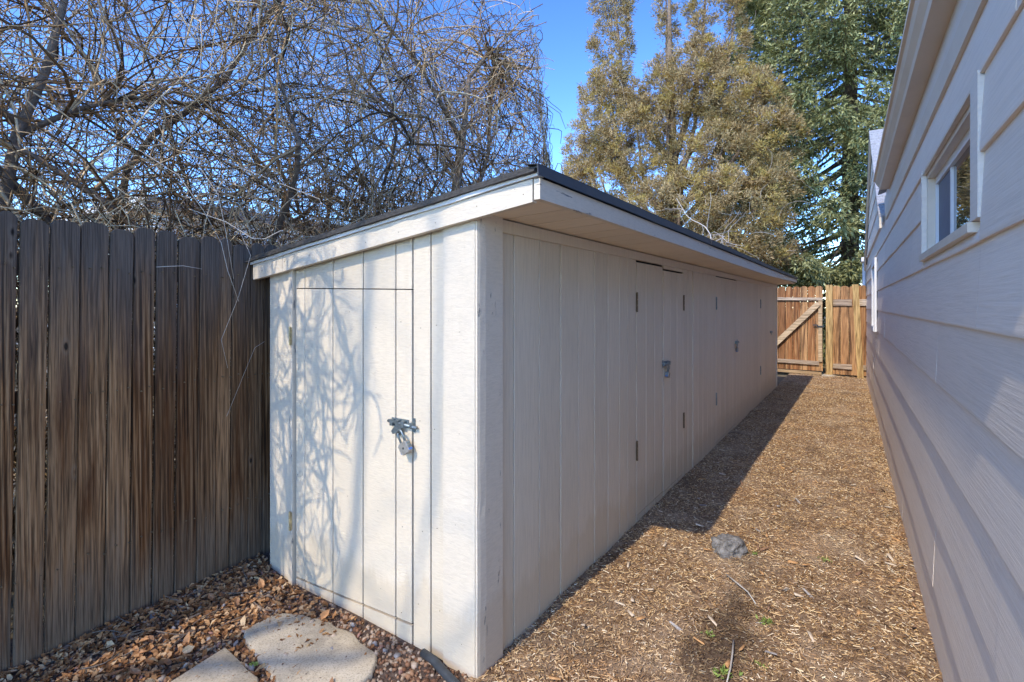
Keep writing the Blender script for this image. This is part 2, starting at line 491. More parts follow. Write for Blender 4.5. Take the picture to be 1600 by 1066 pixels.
def vboard(name, parent, axis, a0, a1, zb, zt, front, thick, mat, ch=.002, out=-1, off=(OX, OY)):
    """vertical board. axis 'x': runs x a0..a1, face at y=front looking -y ; axis 'y': runs y a0..a1, face at x=front looking +x. zb, zt are functions or numbers"""
    fb = zb if callable(zb) else (lambda a: zb)
    ft = zt if callable(zt) else (lambda a: zt)
    front = front - out * random.uniform(0, .0018) if name == 'siding_board' else front
    back = front - out * thick
    prof = [(a0, back), (a1, back), (a1, front - out * ch), (a1 - ch, front), (a0 + ch, front), (a0, front - out * ch)]
    rb, rt = [], []
    for a, d in prof:
        p = (lambda z: (a - off[0], d - off[1], z)) if axis == 'x' else (lambda z: (d - off[0], a - off[1], z))
        rb.append(p(fb(a))); rt.append(p(ft(a)))
    return MB().loft([rb, rt]).build(name, mat, parent)

def roof_z(x): return 1.966 + .123 * (x + .93)           # roof top
def rake_bot(x): return 1.848 + .123 * (x + .945)

G = .0034
FY = 1.59
top_end = lambda x: rake_bot(x) + .05
# end wall boards, outside the door
def endb(a0, a1, zb, zt, par=shed, front=FY, mat='shed', name='siding_board'):
    return vboard(name, par, 'x', a0 + G, a1 - G, zb, zt, front, .014, M[mat])
door_top = lambda x: 1.566 - .02 * (x + 2.464) / .86
door_bot = lambda x: .05 + .05 * (x + 2.464) / .86
endb(-2.70, -2.505, -.02, top_end, front=1.583, mat='shed_trim')
st = vboard('trim_board', shed, 'x', -2.503, -2.470, -.02, top_end, 1.572, .03, M['shed_peel'])
grooves = [-2.466, -2.385, -2.153, -1.929, -1.71]
gx = grooves + [-1.606]
for a0, a1 in zip(gx[:-1], gx[1:]):
    endb(a0, a1, lambda x: door_top(x) + .005, top_end)
    endb(a0, a1, -.03, lambda x: door_bot(x) - .011)
endb(-1.603, -1.498, -.03, top_end)
endb(-1.498, -1.417, -.03, top_end)
# backing behind the grooves
bk = MB()
bk.box(P(-2.69, FY + .0145, -.02), P(-2.47, FY + .03, 1.6)); bk.box(P(-1.60, FY + .0145, -.02), P(-1.3, FY + .03, 1.75))
bk.box(P(-2.47, FY + .0145, -.02), P(-1.60, FY + .03, .035)); bk.box(P(-2.46, FY + .0145, 1.58), P(-1.60, FY + .03, 1.66))
bk.build('wall_backing', M['groove_shade'], shed)
MB().box(P(-2.70, FY + .06, 0), P(-1.30, FY + .08, 1.64)).build('dark_backing', M['dark_inside'], shed)  # dark panel added behind the boards to stop light leaking through
# end door
def make_door(label=None):
    d = MB().loft([[P(x, y, door_bot(x) + .004) for x, y in ((-2.462, FY + .0145), (-1.608, FY + .0145), (-1.608, FY + .03), (-2.462, FY + .03))],
                   [P(x, y, door_top(x) - .004) for x, y in ((-2.462, FY + .0145), (-1.608, FY + .0145), (-1.608, FY + .03), (-2.462, FY + .03))]]).build('door', M['groove_shade'], shed)
    return d
door = make_door()
door['label'] = 'sunlit plank door on the narrow end of the shed'
dg = [-2.464] + grooves[1:] + [-1.607]
for a0, a1 in zip(dg[:-1], dg[1:]):
    endb(a0, a1, lambda x: door_bot(x), lambda x: door_top(x), par=door, front=FY - .001)

def hinge(parent, Mf, mat, h=.09):
    b = MB()
    b.box((-.011, -h / 2, 0), (.011, h / 2, .004), Mf)
    b.tube([Mf(0, -h / 2 - .004, .006), Mf(0, -h / 6, .006)], .006, 6)
    b.tube([Mf(0, -h / 6 + .002, .006), Mf(0, h / 6 - .002, .006)], .006, 6)
    b.tube([Mf(0, h / 6, .006), Mf(0, h / 2 + .004, .006)], .006, 6)
    return b.build('hinge', mat, parent)
def Mend(x, z, y=FY): return lambda r, u, o: P(x + r, y - .001 - o, z + u)
def Mside(y, z, x=OX): return lambda r, u, o: P(x + .001 + o, y + r, z + u)
hinge(door, Mend(-2.479, 1.318, 1.572), M['brass']); hinge(door, Mend(-2.479, .346, 1.572), M['brass'])

def latch(parent, Mf, s=1.0):
    """sliding barrel bolt with hasp: plate, barrel loops, rod, hanging tab, keeper"""
    b = MB()
    b.box((-.075 * s, -.018 * s, 0), (.03 * s, .018 * s, .003), Mf)
    for q in (-.06, -.025, .01):
        b.box((q * s - .009 * s, -.014 * s, .003), (q * s + .009 * s, .014 * s, .022), Mf)
    b.box((.052 * s, -.03 * s, 0), (.07 * s, .03 * s, .003), Mf)
    b.box((.055 * s, -.013 * s, .003), (.067 * s, .013 * s, .022), Mf)
    lt = b.build('latch', M['galv'], parent)
    MB().tube([Mf(-.085 * s, .004 * s, .014), Mf(.09 * s, -.006 * s, .014)], .0075 * s, 8).build('bolt_rod', M['galv'], parent, True)
    c = MB()
    c.loft([[Mf(r * s, u * s, o) for r, u in ((-.03, -.005), (.0, -.005), (.004, -.035), (-.006, -.05), (-.022, -.042), (-.05, -.05), (-.06, -.038), (-.05, -.026))] for o in (.018, .021)])
    c.build('hasp_tab', M['galv'], parent)
    return lt
latch(door, Mend(-1.655, .962))

# ---- long side (faces +x)
SX = OX
edges = [1.749, 1.85, 2.065, 2.27, 2.468, 2.668, 2.855, 3.032, 3.17, 3.322]
def sideb(a0, a1, zb, zt, par=shed, front=SX, name='siding_board'):
    return vboard(name, par, 'y', a0 + G, a1 - G, zb, zt, front, .014, M['shed_side'], out=1)
for a0, a1 in zip(edges[:-1], edges[1:]): sideb(a0, a1, -.03, 1.80)
def split(a, b, n): return [a + (b - a) * i / n for i in range(n + 1)]
doors = [('left leaf of the first double door on the long side', 3.322, 3.885, 1.770, .06, 3.322, None),
         ('right leaf of the first double door on the long side', 3.892, 4.425, 1.745, .05, 4.425, 3.93),
         ('single door near the middle of the long side', 5.62, 6.70, 1.775, .05, 5.62, 6.655),
         ('last door at the far end of the long side', 8.47, 9.58, 1.79, .05, 8.47, 9.53)]
# plain wall runs between doors
for a, b_, n in ((4.43, 4.715, 2), (4.74, 5.615, 5), (6.705, 8.465, 9), (9.585, 10.2, 3)):
    e = split(a, b_, n)
    for a0, a1 in zip(e[:-1], e[1:]): sideb(a0, a1, -.03, 1.80)
vboard('trim_board', shed, 'y', 4.717, 4.737, -.03, 1.80, SX + .006, .02, M['shed_side'], out=1)
latches = []
for lab, y0, y1, zt, zb, hy, ly in doors:
    d = MB().box(P(SX - .03, y0 + .004, zb), P(SX - .0145, y1 - .004, zt)).build('door', M['groove_shade'], shed)
    d['label'] = lab
    n = 3 if y1 - y0 < .7 else 5
    e = split(y0 + .005, y1 - .005, n)
    for a0, a1 in zip(e[:-1], e[1:]):
        sideb(a0, a1, zb, zt, par=d, front=SX + .001)
        sideb(a0, a1, zt + .015, 1.80)
        sideb(a0, a1, -.03, zb - .005)
    hm = M['rust'] if y0 < 5 else M['galv']
    for hz in (1.50, .50): hinge(d, Mside(hy, hz), hm, .125)
    if ly:
        latch(d, (lambda ly: (lambda r, u, o: P(SX + .002 + o, ly - r if ly < 4 else ly + r, 1.03 + u)))(ly))
        latches.append(ly)
bk = MB()
for a, b_ in ((1.76, 3.318), (4.43, 5.615), (6.705, 8.465), (9.585, 10.2)):
    bk.box(P(SX - .03, a, -.02), P(SX - .0145, b_, 1.84))
bk.build('wall_backing', M['groove_shade'], shed)
MB().box(P(SX - .08, 1.66, 0), P(SX - .06, 10.2, 1.80)).build('dark_backing', M['dark_inside'], shed)  # added panel against light leaks, long side
# back wall, far end wall
MB().box(P(-2.72, FY + .1, -.02), P(-2.70, 10.22, 1.62)).build('back_wall', M['shed_side'], shed)
MB().loft([[P(-2.70, y, -.02), P(-1.27, y, -.02), P(-1.27, y, 1.84), P(-2.70, y, 1.66)] for y in (10.2, 10.225)]).build('end_wall', M['shed_side'], shed)
# corner posts
vboard('corner_board', shed, 'x', -1.417, -1.2490, -.02, lambda x: rake_bot(x) + .02, 1.575, .024, M['shed_trim'], .003)
c = MB()
ys = np.linspace(-.02, 1.852, 26)
rings = []
for z in ys:
    wv = .010 * mn.noise(Vector((3.1, z * 7, 0))) + .006 * mn.noise(Vector((8.1, z * 23, 0)))
    rings.append([P(-1.2482, 1.579 + .15 * wv, z), P(-1.239 + .25 * wv, 1.5775, z), P(-1.2355 + .2 * wv, 1.592 + .4 * wv, z), P(-1.2325, 1.625 + wv, z), P(-1.2345, 1.745, z), P(-1.2482, 1.748, z)])
c.loft(rings).build('corner_board', M['shed_peel'], shed)
vboard('corner_board', shed, 'y', 10.2, 10.26, -.02, 1.85, SX + .015, .04, M['shed_trim'], out=1)
# frieze strip under the soffit
for a, b_ in ((1.75, 4.71), (4.72, 10.2)):
    MB().box(P(SX + .0005, a, 1.785), P(SX + .012, b_, 1.838)).build('frieze_board', M['shed_side'], shed)
# soffit boards
e = split(1.575, 10.24, 43)
for a0, a1 in zip(e[:-1], e[1:]):
    MB().loft([[P(-1.262, y, z1), P(-.957, y, z2), P(-.957, y, z2 + .012), P(-1.262, y, z1 + .012)] for y, z1, z2 in
               ((a0 + .003, 1.844, 1.856), (a1 - .003, 1.844, 1.856))]).build('soffit_board', M['soffit'], shed)
MB().box(P(-1.27, 1.60, 1.875), P(-.957, 10.24, 1.885)).build('soffit_backing', M['dark_inside'], shed)
# fascias
def wavy(p0, p1, n, z0, z1, front, back, mat, name, amp=.003, seed=0):
    rings = []
    for i in range(n + 1):
        t = i / n; a = p0 + (p1 - p0) * t
        q = amp * mn.noise(Vector((a * 3.3, seed, 0)))
        rings.append((a, z0(a) + q, z1(a) + q * .5))
    return rings
for a, b_, sd in ((1.54, 3.96, 1), (3.964, 10.27, 2)):
    r = wavy(a, b_, 10, lambda y: 1.848 + .006 * math.sin(y * .7) + max(0, y - 7) * .008, lambda y: 1.926, 0, 0, None, '', .004, sd)
    MB().loft([[P(-.955, y, z0), P(-.930, y, z0), P(-.930, y, z1), P(-.955, y, z1)] for y, z0, z1 in r]).build('eave_fascia', M['shed_fascia'], shed)
for a, b_, sd, ex in ((-2.79, -2.508, 3, 0), (-2.506, -.962, 4, 0)):
    r = wavy(a, b_, 12, rake_bot, lambda x: rake_bot(x) + .082, 0, 0, None, '', .0025, sd)
    MB().loft([[P(x, 1.541, z0), P(x, 1.570, z0), P(x, 1.570, z1), P(x, 1.541, z1)] for x, z0, z1 in r]).build('rake_board', M['shed_trim'] if sd == 4 else M['shed_peel'], shed)
r = wavy(-2.80, -.935, 14, lambda x: rake_bot(x) + .084, lambda x: rake_bot(x) + .1, 0, 0, None, '', .004, 6)
MB().loft([[P(x, 1.530, z0), P(x, 1.572, z0), P(x, 1.572, z1), P(x, 1.530, z1)] for x, z0, z1 in r]).build('rake_trim', M['white'], shed)
# roof deck, felt and ragged shingle layers at the rake
MB().loft([[P(x, 1.575, roof_z(x) - .03), P(x, 10.26, roof_z(x) - .03), P(x, 10.26, roof_z(x) - .006), P(x, 1.575, roof_z(x) - .006)] for x in (-2.80, -.945)]).build('roof_deck', M['dark_inside'], shed)
for layer in range(3):
    rings = []
    nn = 40
    for i in range(nn + 1):
        x = -2.83 + i / nn * (1.895)
        wv = .012 * mn.noise(Vector((x * 3.7, layer * 9.1, 2))) + .005 * mn.noise(Vector((x * 14, layer * 5.1, 2)))
        z = roof_z(x) - .014 + .012 * layer + .4 * wv - .004
        y0 = 1.512 + .012 * layer + wv
        rings.append([P(x, y0, z), P(x, 10.27, z), P(x, 10.27, z + .007), P(x, y0, z + .007)])
    MB().loft(rings).build('roof_shingles', M['shingle'], shed)
# metal drip edge
for a, b_, dx in ((1.512, 4.02, 0), (3.98, 10.28, .004)):
    r = [(y, .003 * mn.noise(Vector((y * 2, 7, dx * 99)))) for y in split(a, b_, 10)]
    MB().loft([[P(-.924 + dx, y, 1.932 + q), P(-.918 + dx, y, 1.929 + q), P(-.922 + dx, y, 1.968 + q), P(-.975, y, 1.978 + q + dx), P(-.975, y, 1.974 + q + dx), P(-.9265 + dx, y, 1.968 + q)] for y, q in r]).build('drip_edge', M['drip'], shed)

nb_ = MB()
for x_ in (-2.44, -2.27, -2.04, -1.82, -1.66, -1.55, -1.46, -1.33):
    for z_ in (.16, .55, 1.0, 1.42):
        yy_ = 1.5755 if x_ > -1.42 else 1.5895
        xx_, zz_ = x_ + random.uniform(-.02, .02), z_ + random.uniform(-.05, .05)
        nb_.tube([P(xx_, yy_ - .0006, zz_), P(xx_, yy_ + .006, zz_)], .0019, 6)
for x_ in np.linspace(-2.7, -1.0, 9):
    zz_ = rake_bot(x_) + .03 + random.uniform(-.01, .02)
    nb_.tube([P(x_, 1.5395, zz_), P(x_, 1.546, zz_)], .002, 6)
tag(nb_.build('nail_heads', M['rust'], shed), kind='stuff')

# ---- padlocks hang on the latches: things of their own
def padlock(Mf, tilt=.5, s=1.0):
    ro = lambda r, u: (r * math.cos(tilt) - u * math.sin(tilt), r * math.sin(tilt) + u * math.cos(tilt))
    def Q(r, u, o):
        a, b_ = ro(r * s, u * s); return Mf(a, b_, o)
    root = empty('padlock', Mf(0, 0, 0))
    L = Vector(Mf(0, 0, 0))
    def Z(r, u, o): return tuple(Vector(Q(r, u, o)) - L)
    b = MB()
    ol = [(-.024, -.058), (-.018, -.066), (.018, -.066), (.024, -.058), (.024, -.028), (.018, -.022), (-.018, -.022), (-.024, -.028)]
    b.loft([[Z(r * k, -.044 + (u + .044) * k, o) for r, u in ol] for o, k in ((.004, .9), (.008, 1), (.026, 1), (.030, .9))])
    b.build('body', M['lock_steel'], root)
    for i in range(3):
        u0 = -.060 + i * .012
        MB().box((-.0255, u0, .007), (.0255, u0 + .008, .027), Z).build('laminated_band', M['blue'] if i == 0 else M['galv'], root)
    pts = [Z(-.013, -.024, .017)] + [Z(.013 * -math.cos(t), .012 + .013 * math.sin(t), .017) for t in np.linspace(0, math.pi, 7)] + [Z(.013, -.024, .017)]
    MB().tube(pts, .0042 * s, 7).build('shackle', M['galv'], root, True)
    MB().tube([Z(.0, -.044, .030), Z(.0, -.044, .0315)], .005, 8).build('keyhole', M['black'], root)
    return root
wm = lambda f: (lambda r, u, o: tuple(Vector(f(r, u, o)) + Vector((OX, OY, 0))))
tag(padlock(wm(Mend(-1.640, .912, 1.575)), .55, 1.15), 'steel padlock with blue band hanging tilted on the sunlit end door of the shed', 'padlock', 'padlocks on the shed doors')
tag(padlock(wm(Mside(3.955, .985)), -.3), 'small padlock on the shaded first double door of the shed', 'padlock', 'padlocks on the shed doors')
tag(padlock(wm(Mside(6.62, .985)), .1), 'tiny padlock on the single door near the middle of the long shed side', 'padlock', 'padlocks on the shed doors')

# ------------------------------------------------------------------ weathered fence on the left
fang = math.atan(.08)
fence = tag(empty('wooden_fence', (-2.70, 0, 0), fang), 'weathered dark grey brown picket fence standing in leaf litter left of the shed', 'fence')
yb = [-.62, -.53, -.435, -.34, -.245, -.15, -.055, .04, .135, .23, .325, .42, .512, .578, .672, .778, .883, .978, 1.073, 1.172, 1.275, 1.37, 1.452, 1.556, 1.636, 1.73, 1.825, 1.92, 2.015, 2.11]
def picket(parent, s0, s1, zt, zb, mat, thick=.016, lean=.0, ear=.02, dx=0, seed=0, round_=False, Mf=None):
    wd = s1 - s0
    prof = []
    nz = 9
    zs = [zb + (zt - ear - zb) * i / (nz - 1) for i in range(nz)]
    L = [(s0 + .004 * mn.noise(Vector((seed * 3.1, z * 2.3, 0))) + lean * (z - zt), z) for z in zs]
    R = [(s1 + .004 * mn.noise(Vector((seed * 3.1 + 1.5, z * 2.3, 0))) + lean * (z - zt), z) for z in zs]
    if round_:
        top = [(s0 + wd * .5 - wd * .5 * math.cos(t), zt - ear + ear * math.sin(t)) for t in np.linspace(0.35, math.pi - .35, 6)]
    else:
        top = [(s0 + ear * .55, zt - .25 * ear), (s0 + wd * .3, zt), (s1 - wd * .3, zt - .002), (s1 - ear * .6, zt - .3 * ear)]
    ol = L + top + R[::-1]
    cup = .004 * mn.noise(Vector((seed * 1.7, 0, 4)))
    rings = []
    mid = (s0 + s1) / 2
    for o, inset in ((0, 0), (thick - .002, 0), (thick, .0018)):
        ring = []
        for a, z in ol:
            aa = a + (inset if a < mid else -inset)
            bow = .008 * mn.noise(Vector((seed * 2.9, z * .9, 9)))
            ring.append(Mf(aa, o + dx + bow, z - (inset if z > zt - ear * 1.1 else 0)))
        rings.append(ring)
    return MB().loft(rings).build('picket', mat, parent)
for i in range(len(yb) - 1):
    g_ = random.choice((.004, .005, .008, .009))
    picket(fence, yb[i] + g_ * .5, yb[i + 1] - g_ * .5, 1.838 + random.uniform(-.014, .012) - (.012 if i > 20 else 0), .02, M['picket'], lean=.012,
           dx=-.0165 + random.uniform(-.006, .005), seed=i + 3, ear=.022, Mf=lambda a, o, z: (o, a, z))
for z in (.35, 1.05, 1.6):
    MB().box((-.058, -.62, z), (-.020, 2.2, z + .085)).build('rail', M['picket'], fence)
nb_ = MB()
for i in range(len(yb) - 1):
    for z in (.39, 1.09, 1.64):
        for t in (.27, .73):
            y_ = yb[i] + (yb[i + 1] - yb[i]) * t + random.uniform(-.006, .006); z_ = z + random.uniform(-.015, .015)
            nb_.tube([(-.012, y_, z_), (.0085, y_, z_)], .0032, 6)
tag(nb_.build('nail_heads', M['rust'], fence), kind='stuff')
for y in (-.5, 2.05):
    MB().box((-.150, y, -.03), (-.060, y + .09, 1.86)).build('post', M['picket'], fence)

# ------------------------------------------------------------------ gate and fence at the far end
GY = 12.5
gate = tag(empty('wooden_gate', (-1.1, GY, 0)), 'orange brown cedar gate with pale diagonal brace at the end of the path', 'gate')
gm = lambda a, o, z: (a + 1.1 - 0, -o + .0, z)
def gp(ox): return lambda a, o, z: (a - ox, -o, z)
xs = split(-2.32, -.655, 12)
for i, (a0, a1) in enumerate(zip(xs[:-1], xs[1:])):
    picket(gate, a0 + .003, a1 - .003, 1.885 + random.uniform(-.006, .006), .10, M['cedar'], .018, 0, .045, -.02, seed=i + 60, round_=True, Mf=gp(-1.1))
def gbox(par, ox, x0, x1, z0, z1, o0, o1, mat, name, tilt=0):
    return MB().loft([[(x - ox, -o0, z0 + t), (x - ox, -o1, z0 + t), (x - ox, -o1, z1 + t), (x - ox, -o0, z1 + t)] for x, t in ((x0, 0), (x1, tilt))]).build(name, mat, par)
gbox(gate, -1.1, -2.32, -.66, 1.60, 1.66, .0005, .04, M['rail'], 'rail', -.02)
gbox(gate, -1.1, -2.32, -.72, .25, .33, .0005, .04, M['rail'], 'rail', -.025)
gbox(gate, -1.1, -.735, -.665, .30, 1.578, .0005, .04, M['brace'], 'stile')
# brace
bl = Vector((-1.72, 0, .44)); br = Vector((-.73, 0, 1.52)); dd = (br - bl).normalized(); pp = Vector((-dd.z, 0, dd.x)) * .055
MB().loft([[(p.x + 1.1 + q.x, -o, p.z + q.z) for q, o in ((-pp, .041), (-pp, .075), (pp, .075), (pp, .041))] for p in (bl, br)]).build('brace', M['brace'], gate)
MB().box((-.735 + 1.1 - .02, -.055, 1.02), (-.66 + 1.1 + .03, -.041, 1.05)).build('latch', M['black'], gate)
MB().box((-.83 + 1.1, -.045, 1.05), (-.735 + 1.1, -.04, 1.075)).build('latch_bar', M['black'], gate)
gbox(gate, -1.1, -2.32, -.68, .04, .098, -.02, .01, M['brace'], 'kick_board', -.02)

fence2 = tag(empty('wooden_fence', (-.25, GY + .03, 0)), 'short orange cedar fence panel between the gate and the house wall', 'fence')
xs = split(-.50, .10, 4)
for i, (a0, a1) in enumerate(zip(xs[:-1], xs[1:])):
    picket(fence2, a0 + .003, a1 - .003, 1.88 + random.uniform(-.006, .006), .05, M['cedar'], .018, 0, .045, -.02, seed=i + 90, round_=True, Mf=gp(-.25))
for a, b_ in ((-.478, -.150), (-.035, .10)):
    gbox(fence2, -.25, a, b_, 1.47, 1.60, .0005, .035, M['rail'], 'rail')
    gbox(fence2, -.25, a, b_, .17, .27, .0005, .035, M['rail'], 'rail')
for x0, x1, tl in ((-.60, -.482, 0), (-.146, -.038, .10)):
    rings = []
    for z in np.linspace(-.02, 1.90, 6):
        rings.append([(x + .25 + tl * (1 - z / 1.9) * .9 + .004 * mn.noise(Vector((z * 3, x0, 0))), y, z) for x, y in ((x0, -.10), (x1, -.10), (x1, -.0), (x0, -.0))])
    MB().loft(rings).build('post', M['pine_post'], fence2)
c = MB(); c.loft([[(-.29 + .16 * k * math.cos(t) - 0, -.07 + .12 * k * math.sin(t), z) for t in np.linspace(0, 2 * math.pi, 10)[:-1]] for z, k in ((-.02, 1), (.03, .9), (.045, .6))])
c.build('concrete_footing', M['concrete'], fence2)

# ------------------------------------------------------------------ house on the right
house = tag(empty('house', (.325, 0, 0), math.atan(.0177)), 'pale grey lap sided house wall with a high slider window right of the path', 'house')
LV = [-.03, .255, .56, .87, 1.15, 1.41, 1.66, 1.91, 2.13, 2.34]
Y0, Y1 = .35, 12.72
def plank(y0, y1, z0, z1, seed):
    n = max(2, int((y1 - y0) / .3))
    rings = []
    for i in range(n + 1):
        y = y0 + (y1 - y0) * i / n
        wz = .004 * mn.noise(Vector((y * 1.9, seed * 3.3, 1))); wx = .0045 * mn.noise(Vector((y * 1.5, seed * 5.7, 3)))
        b0 = -.0145 - wx * .8
        rings.append([(.0, y, z0 + wz), (b0, y, z0 + wz), (b0 - .001, y, z0 + .006 + wz), (-.004, y, z1 + .012), (.0, y, z1 + .012)])
    return MB().loft(rings).build('siding_plank', M['house'], house)
WY0, WY1, WZ0, WZ1 = 2.03, 3.22, 1.737, 2.115     # window hole
for k in range(len(LV) - 1):
    z0, z1 = LV[k], LV[k + 1]
    joints = sorted([Y0] + [(4.4 if k == 0 else 1.976 if k == 5 else .7 + (k * 2.17) % 3.3) + 3.66 * j for j in range(-1, 5)] + [Y1])
    joints = [j for j in joints if Y0 <= j <= Y1]
    for a, b_ in zip(joints[:-1], joints[1:]):
        if b_ - a < .05: continue
        segs = [(a, b_)]
        if z1 > WZ0 + .02 and z0 < WZ1:
            for (c0, c1) in ((1.925, WY1 + .02), ):
                ns = []
                for s0, s1 in segs:
                    if s1 <= c0 or s0 >= c1: ns.append((s0, s1)); continue
                    if s0 < c0: ns.append((s0, c0))
                    if s1 > c1: ns.append((c1, s1))
                segs = ns
        for s0, s1 in segs:
            if s1 - s0 > .03: plank(s0 + .0003, s1 - .0003, z0, z1, k * 7 + s0)
# plank remainders above and below the window
plank(1.926, WY1 + .019, 1.66, WZ0 - .045, 91)
MB().box((-.014, 1.926, 2.125), (0, WY1 + .019, 2.145)).build('siding_plank', M['house'], house)
sh = MB()
for a, b_ in (((.0005, Y0, -.05), (.08, Y1, WZ0)), ((.0005, Y0, WZ1), (.08, Y1, 2.6)), ((.0005, Y0, WZ0), (.08, WY0, WZ1)), ((.0005, WY1, WZ0), (.08, Y1, WZ1))): sh.box(a, b_)
sh.build('wall', M['house'], house)
MB().box((.08, Y0 + .01, -.05), (5.5, Y0 + .03, 2.55)).box((.08, Y1 - .03, -.05), (5.5, Y1 - .01, 2.55)).box((5.5, Y0 + .01, -.05), (5.52, Y1 - .01, 2.55)).build('outer_wall', M['house'], house)
MB().box((-.03, Y1, -.03), (.07, Y1 + .03, 2.5)).build('corner_board', M['house_trim'], house)
MB().box((-.022, Y0 - .03, -.03), (.07, Y0, 2.5)).build('corner_board', M['house_trim'], house)
# frieze
MB().box((-.020, Y0, 2.31), (-.001, 6.15, 2.40)).build('frieze_trim', M['gutter'], house)
MB().box((-.012, Y0, 2.402), (-.0005, 6.4, 2.56)).build('frieze_board', M['house_trim'], house)
# window
win = MB()
win.box((-.02, 1.926, WZ0 - .01), (-.0005, WY0 + .0, WZ1 + .025)).build('window', M['house_trim'], house)
wi = house.children[-1] if False else [o for o in COL.objects if o.name.startswith('window')][-1]
MB().box((-.021, WY1, WZ0 - .01), (-.0005, WY1 + .018, WZ1 + .02)).build('casing', M['house_trim'], wi)
MB().box((-.030, WY0 - .02, WZ0 - .042), (.03, WY1 + .02, WZ0 - .012)).build('sill', M['gutter'], wi)
MB().box((-.018, WY0 + .001, WZ1 + .002), (-.0005, WY1 - .001, WZ1 + .012)).build('head_trim', M['gutter'], wi)
fr = MB()
for a, b_ in (((.0, WY0, WZ1 - .02), (.10, WY1, WZ1 - .001)), ((.0, WY0, WZ0 - .011), (.10, WY1, WZ0 + .012)), ((.0, WY0 + .0005, WZ0 + .012), (.10, WY0 + .02, WZ1 - .02)), ((.0, WY1 - .02, WZ0 + .012), (.10, WY1 - .0005, WZ1 - .02))): fr.box(a, b_)
fr.build('jamb', M['gutter'], wi)
fr = MB()
for a, b_ in (((.03, WY0 + .02, WZ1 - .055), (.099, WY1 - .02, WZ1 - .02)), ((.03, WY0 + .02, WZ0 + .012), (.099, WY1 - .02, WZ0 + .035)), ((.03, WY1 - .045, WZ0 + .035), (.099, WY1 - .02, WZ1 - .055)), ((.03, WY0 + .02, WZ0 + .035), (.099, WY0 + .045, WZ1 - .055)), ((.036, 2.80, WZ0 + .035), (.09, 2.825, WZ1 - .055))): fr.box(a, b_)
fr.build('frame', M['vinyl'], wi)
MB().box((.045, WY0 + .045, WZ0 + .035), (.049, 2.80, WZ1 - .055)).build('pane', M['glass'], wi)
MB().box((.040, 2.825, WZ0 + .035), (.044, WY1 - .045, WZ1 - .055)).build('insect_screen', M['screen'], wi)
# far window casing that catches the sun
w2 = MB().box((-.040, 8.0, 1.14), (-.0165, 8.09, 2.09)).build('window', M['white'], house)
MB().box((-.040, 8.9, 1.14), (-.0165, 8.99, 2.09)).build('casing', M['white'], w2)
MB().box((-.040, 8.091, 2.0), (-.0165, 8.899, 2.09)).build('casing', M['white'], w2)
MB().box((-.050, 8.091, 1.14), (-.0165, 8.899, 1.20)).build('sill', M['white'], w2)
MB().box((-.022, 8.092, 1.201), (-.0163, 8.898, 1.999)).build('pane', M['glass'], w2)
# gutter with an ogee front, roof edge
gut = [(-.012, 2.525), (-.082, 2.525), (-.088, 2.545), (-.108, 2.575), (-.118, 2.60), (-.130, 2.605), (-.130, 2.63), (-.012, 2.63)]
gn = split(.43, 5.72, 8)
gu = MB().loft([[(x, y, z) for x, z in gut] for y in gn]).build('gutter', M['gutter'], house)
MB().loft([[(-.06, y, 2.632), (-.06, y, 2.65), (3.0, y, 3.7), (3.0, y, 3.68)] for y in (.36, 6.6)]).build('roof', M['roof_grey'], house)
MB().loft([[(6.0, y, 2.632), (6.0, y, 2.65), (3.0, y, 3.7), (3.0, y, 3.68)] for y in (.36, 6.6)]).build('roof', M['roof_grey'], house)
MB().box((0.0, .36, 2.562), (.02, 6.4, 2.63)).build('fascia', M['house_trim'], house)
# cross gable
PK, PZ, PIT = 9.2, 4.05, .60
gb = MB()
gb.loft([[(x, 6.65, 2.35), (x, 12.10, 2.35), (x, PK, PZ - .13)] for x in (-.010, .06)]).build('gable_wall', M['house'], house)
for k in range(6):
    z0 = 2.36 + k * .26; z1 = z0 + .25
    hw = lambda z: (PZ - .14 - z) / .62
    if hw(z1) < .2: break
    MB().loft([[(-.012, PK - hw(z), z), (-.026 + (.008 if q else 0), PK - hw(z), z), (-.026 + (.008 if q else 0), PK + min(hw(z), 2.9), z), (-.012, PK + min(hw(z), 2.9), z)] for q, z in enumerate((z0, z1))]).build('siding_plank', M['house'], house)
for sgn, yy in ((-1, 6.45), (1, 12.15)):
    n = 13
    for k in range(n):
        ya = yy + (PK - yy) * k / n; yc = yy + (PK - yy) * (k + 1.05) / n
        za = PZ - PIT * abs(PK - ya); zc = PZ - PIT * abs(PK - yc)
        MB().loft([[(x, ya, za - .015), (x, ya, za + .016), (x, yc, zc + .004), (x, yc, zc - .015)] for x in (-.062, 3.0)]).build('shingle_course', M['roof_grey'], house)
    za = PZ - PIT * abs(PK - yy)
    MB().loft([[(x, yy, za - .13), (x, yy, za - .018), (x, PK, PZ - .018), (x, PK, PZ - .13)] for x in (-.055, -.03)]).build('rake_board', M['gutter'], house)
MB().box((-.10, 12.16, 2.34), (-.02, 12.6, 2.42)).build('gutter', M['white'], house)
MB().tube([(-.045, 12.66, 2.36), (-.045, 12.66, .1)], .03, 8).build('downspout', M['white'], house, True)

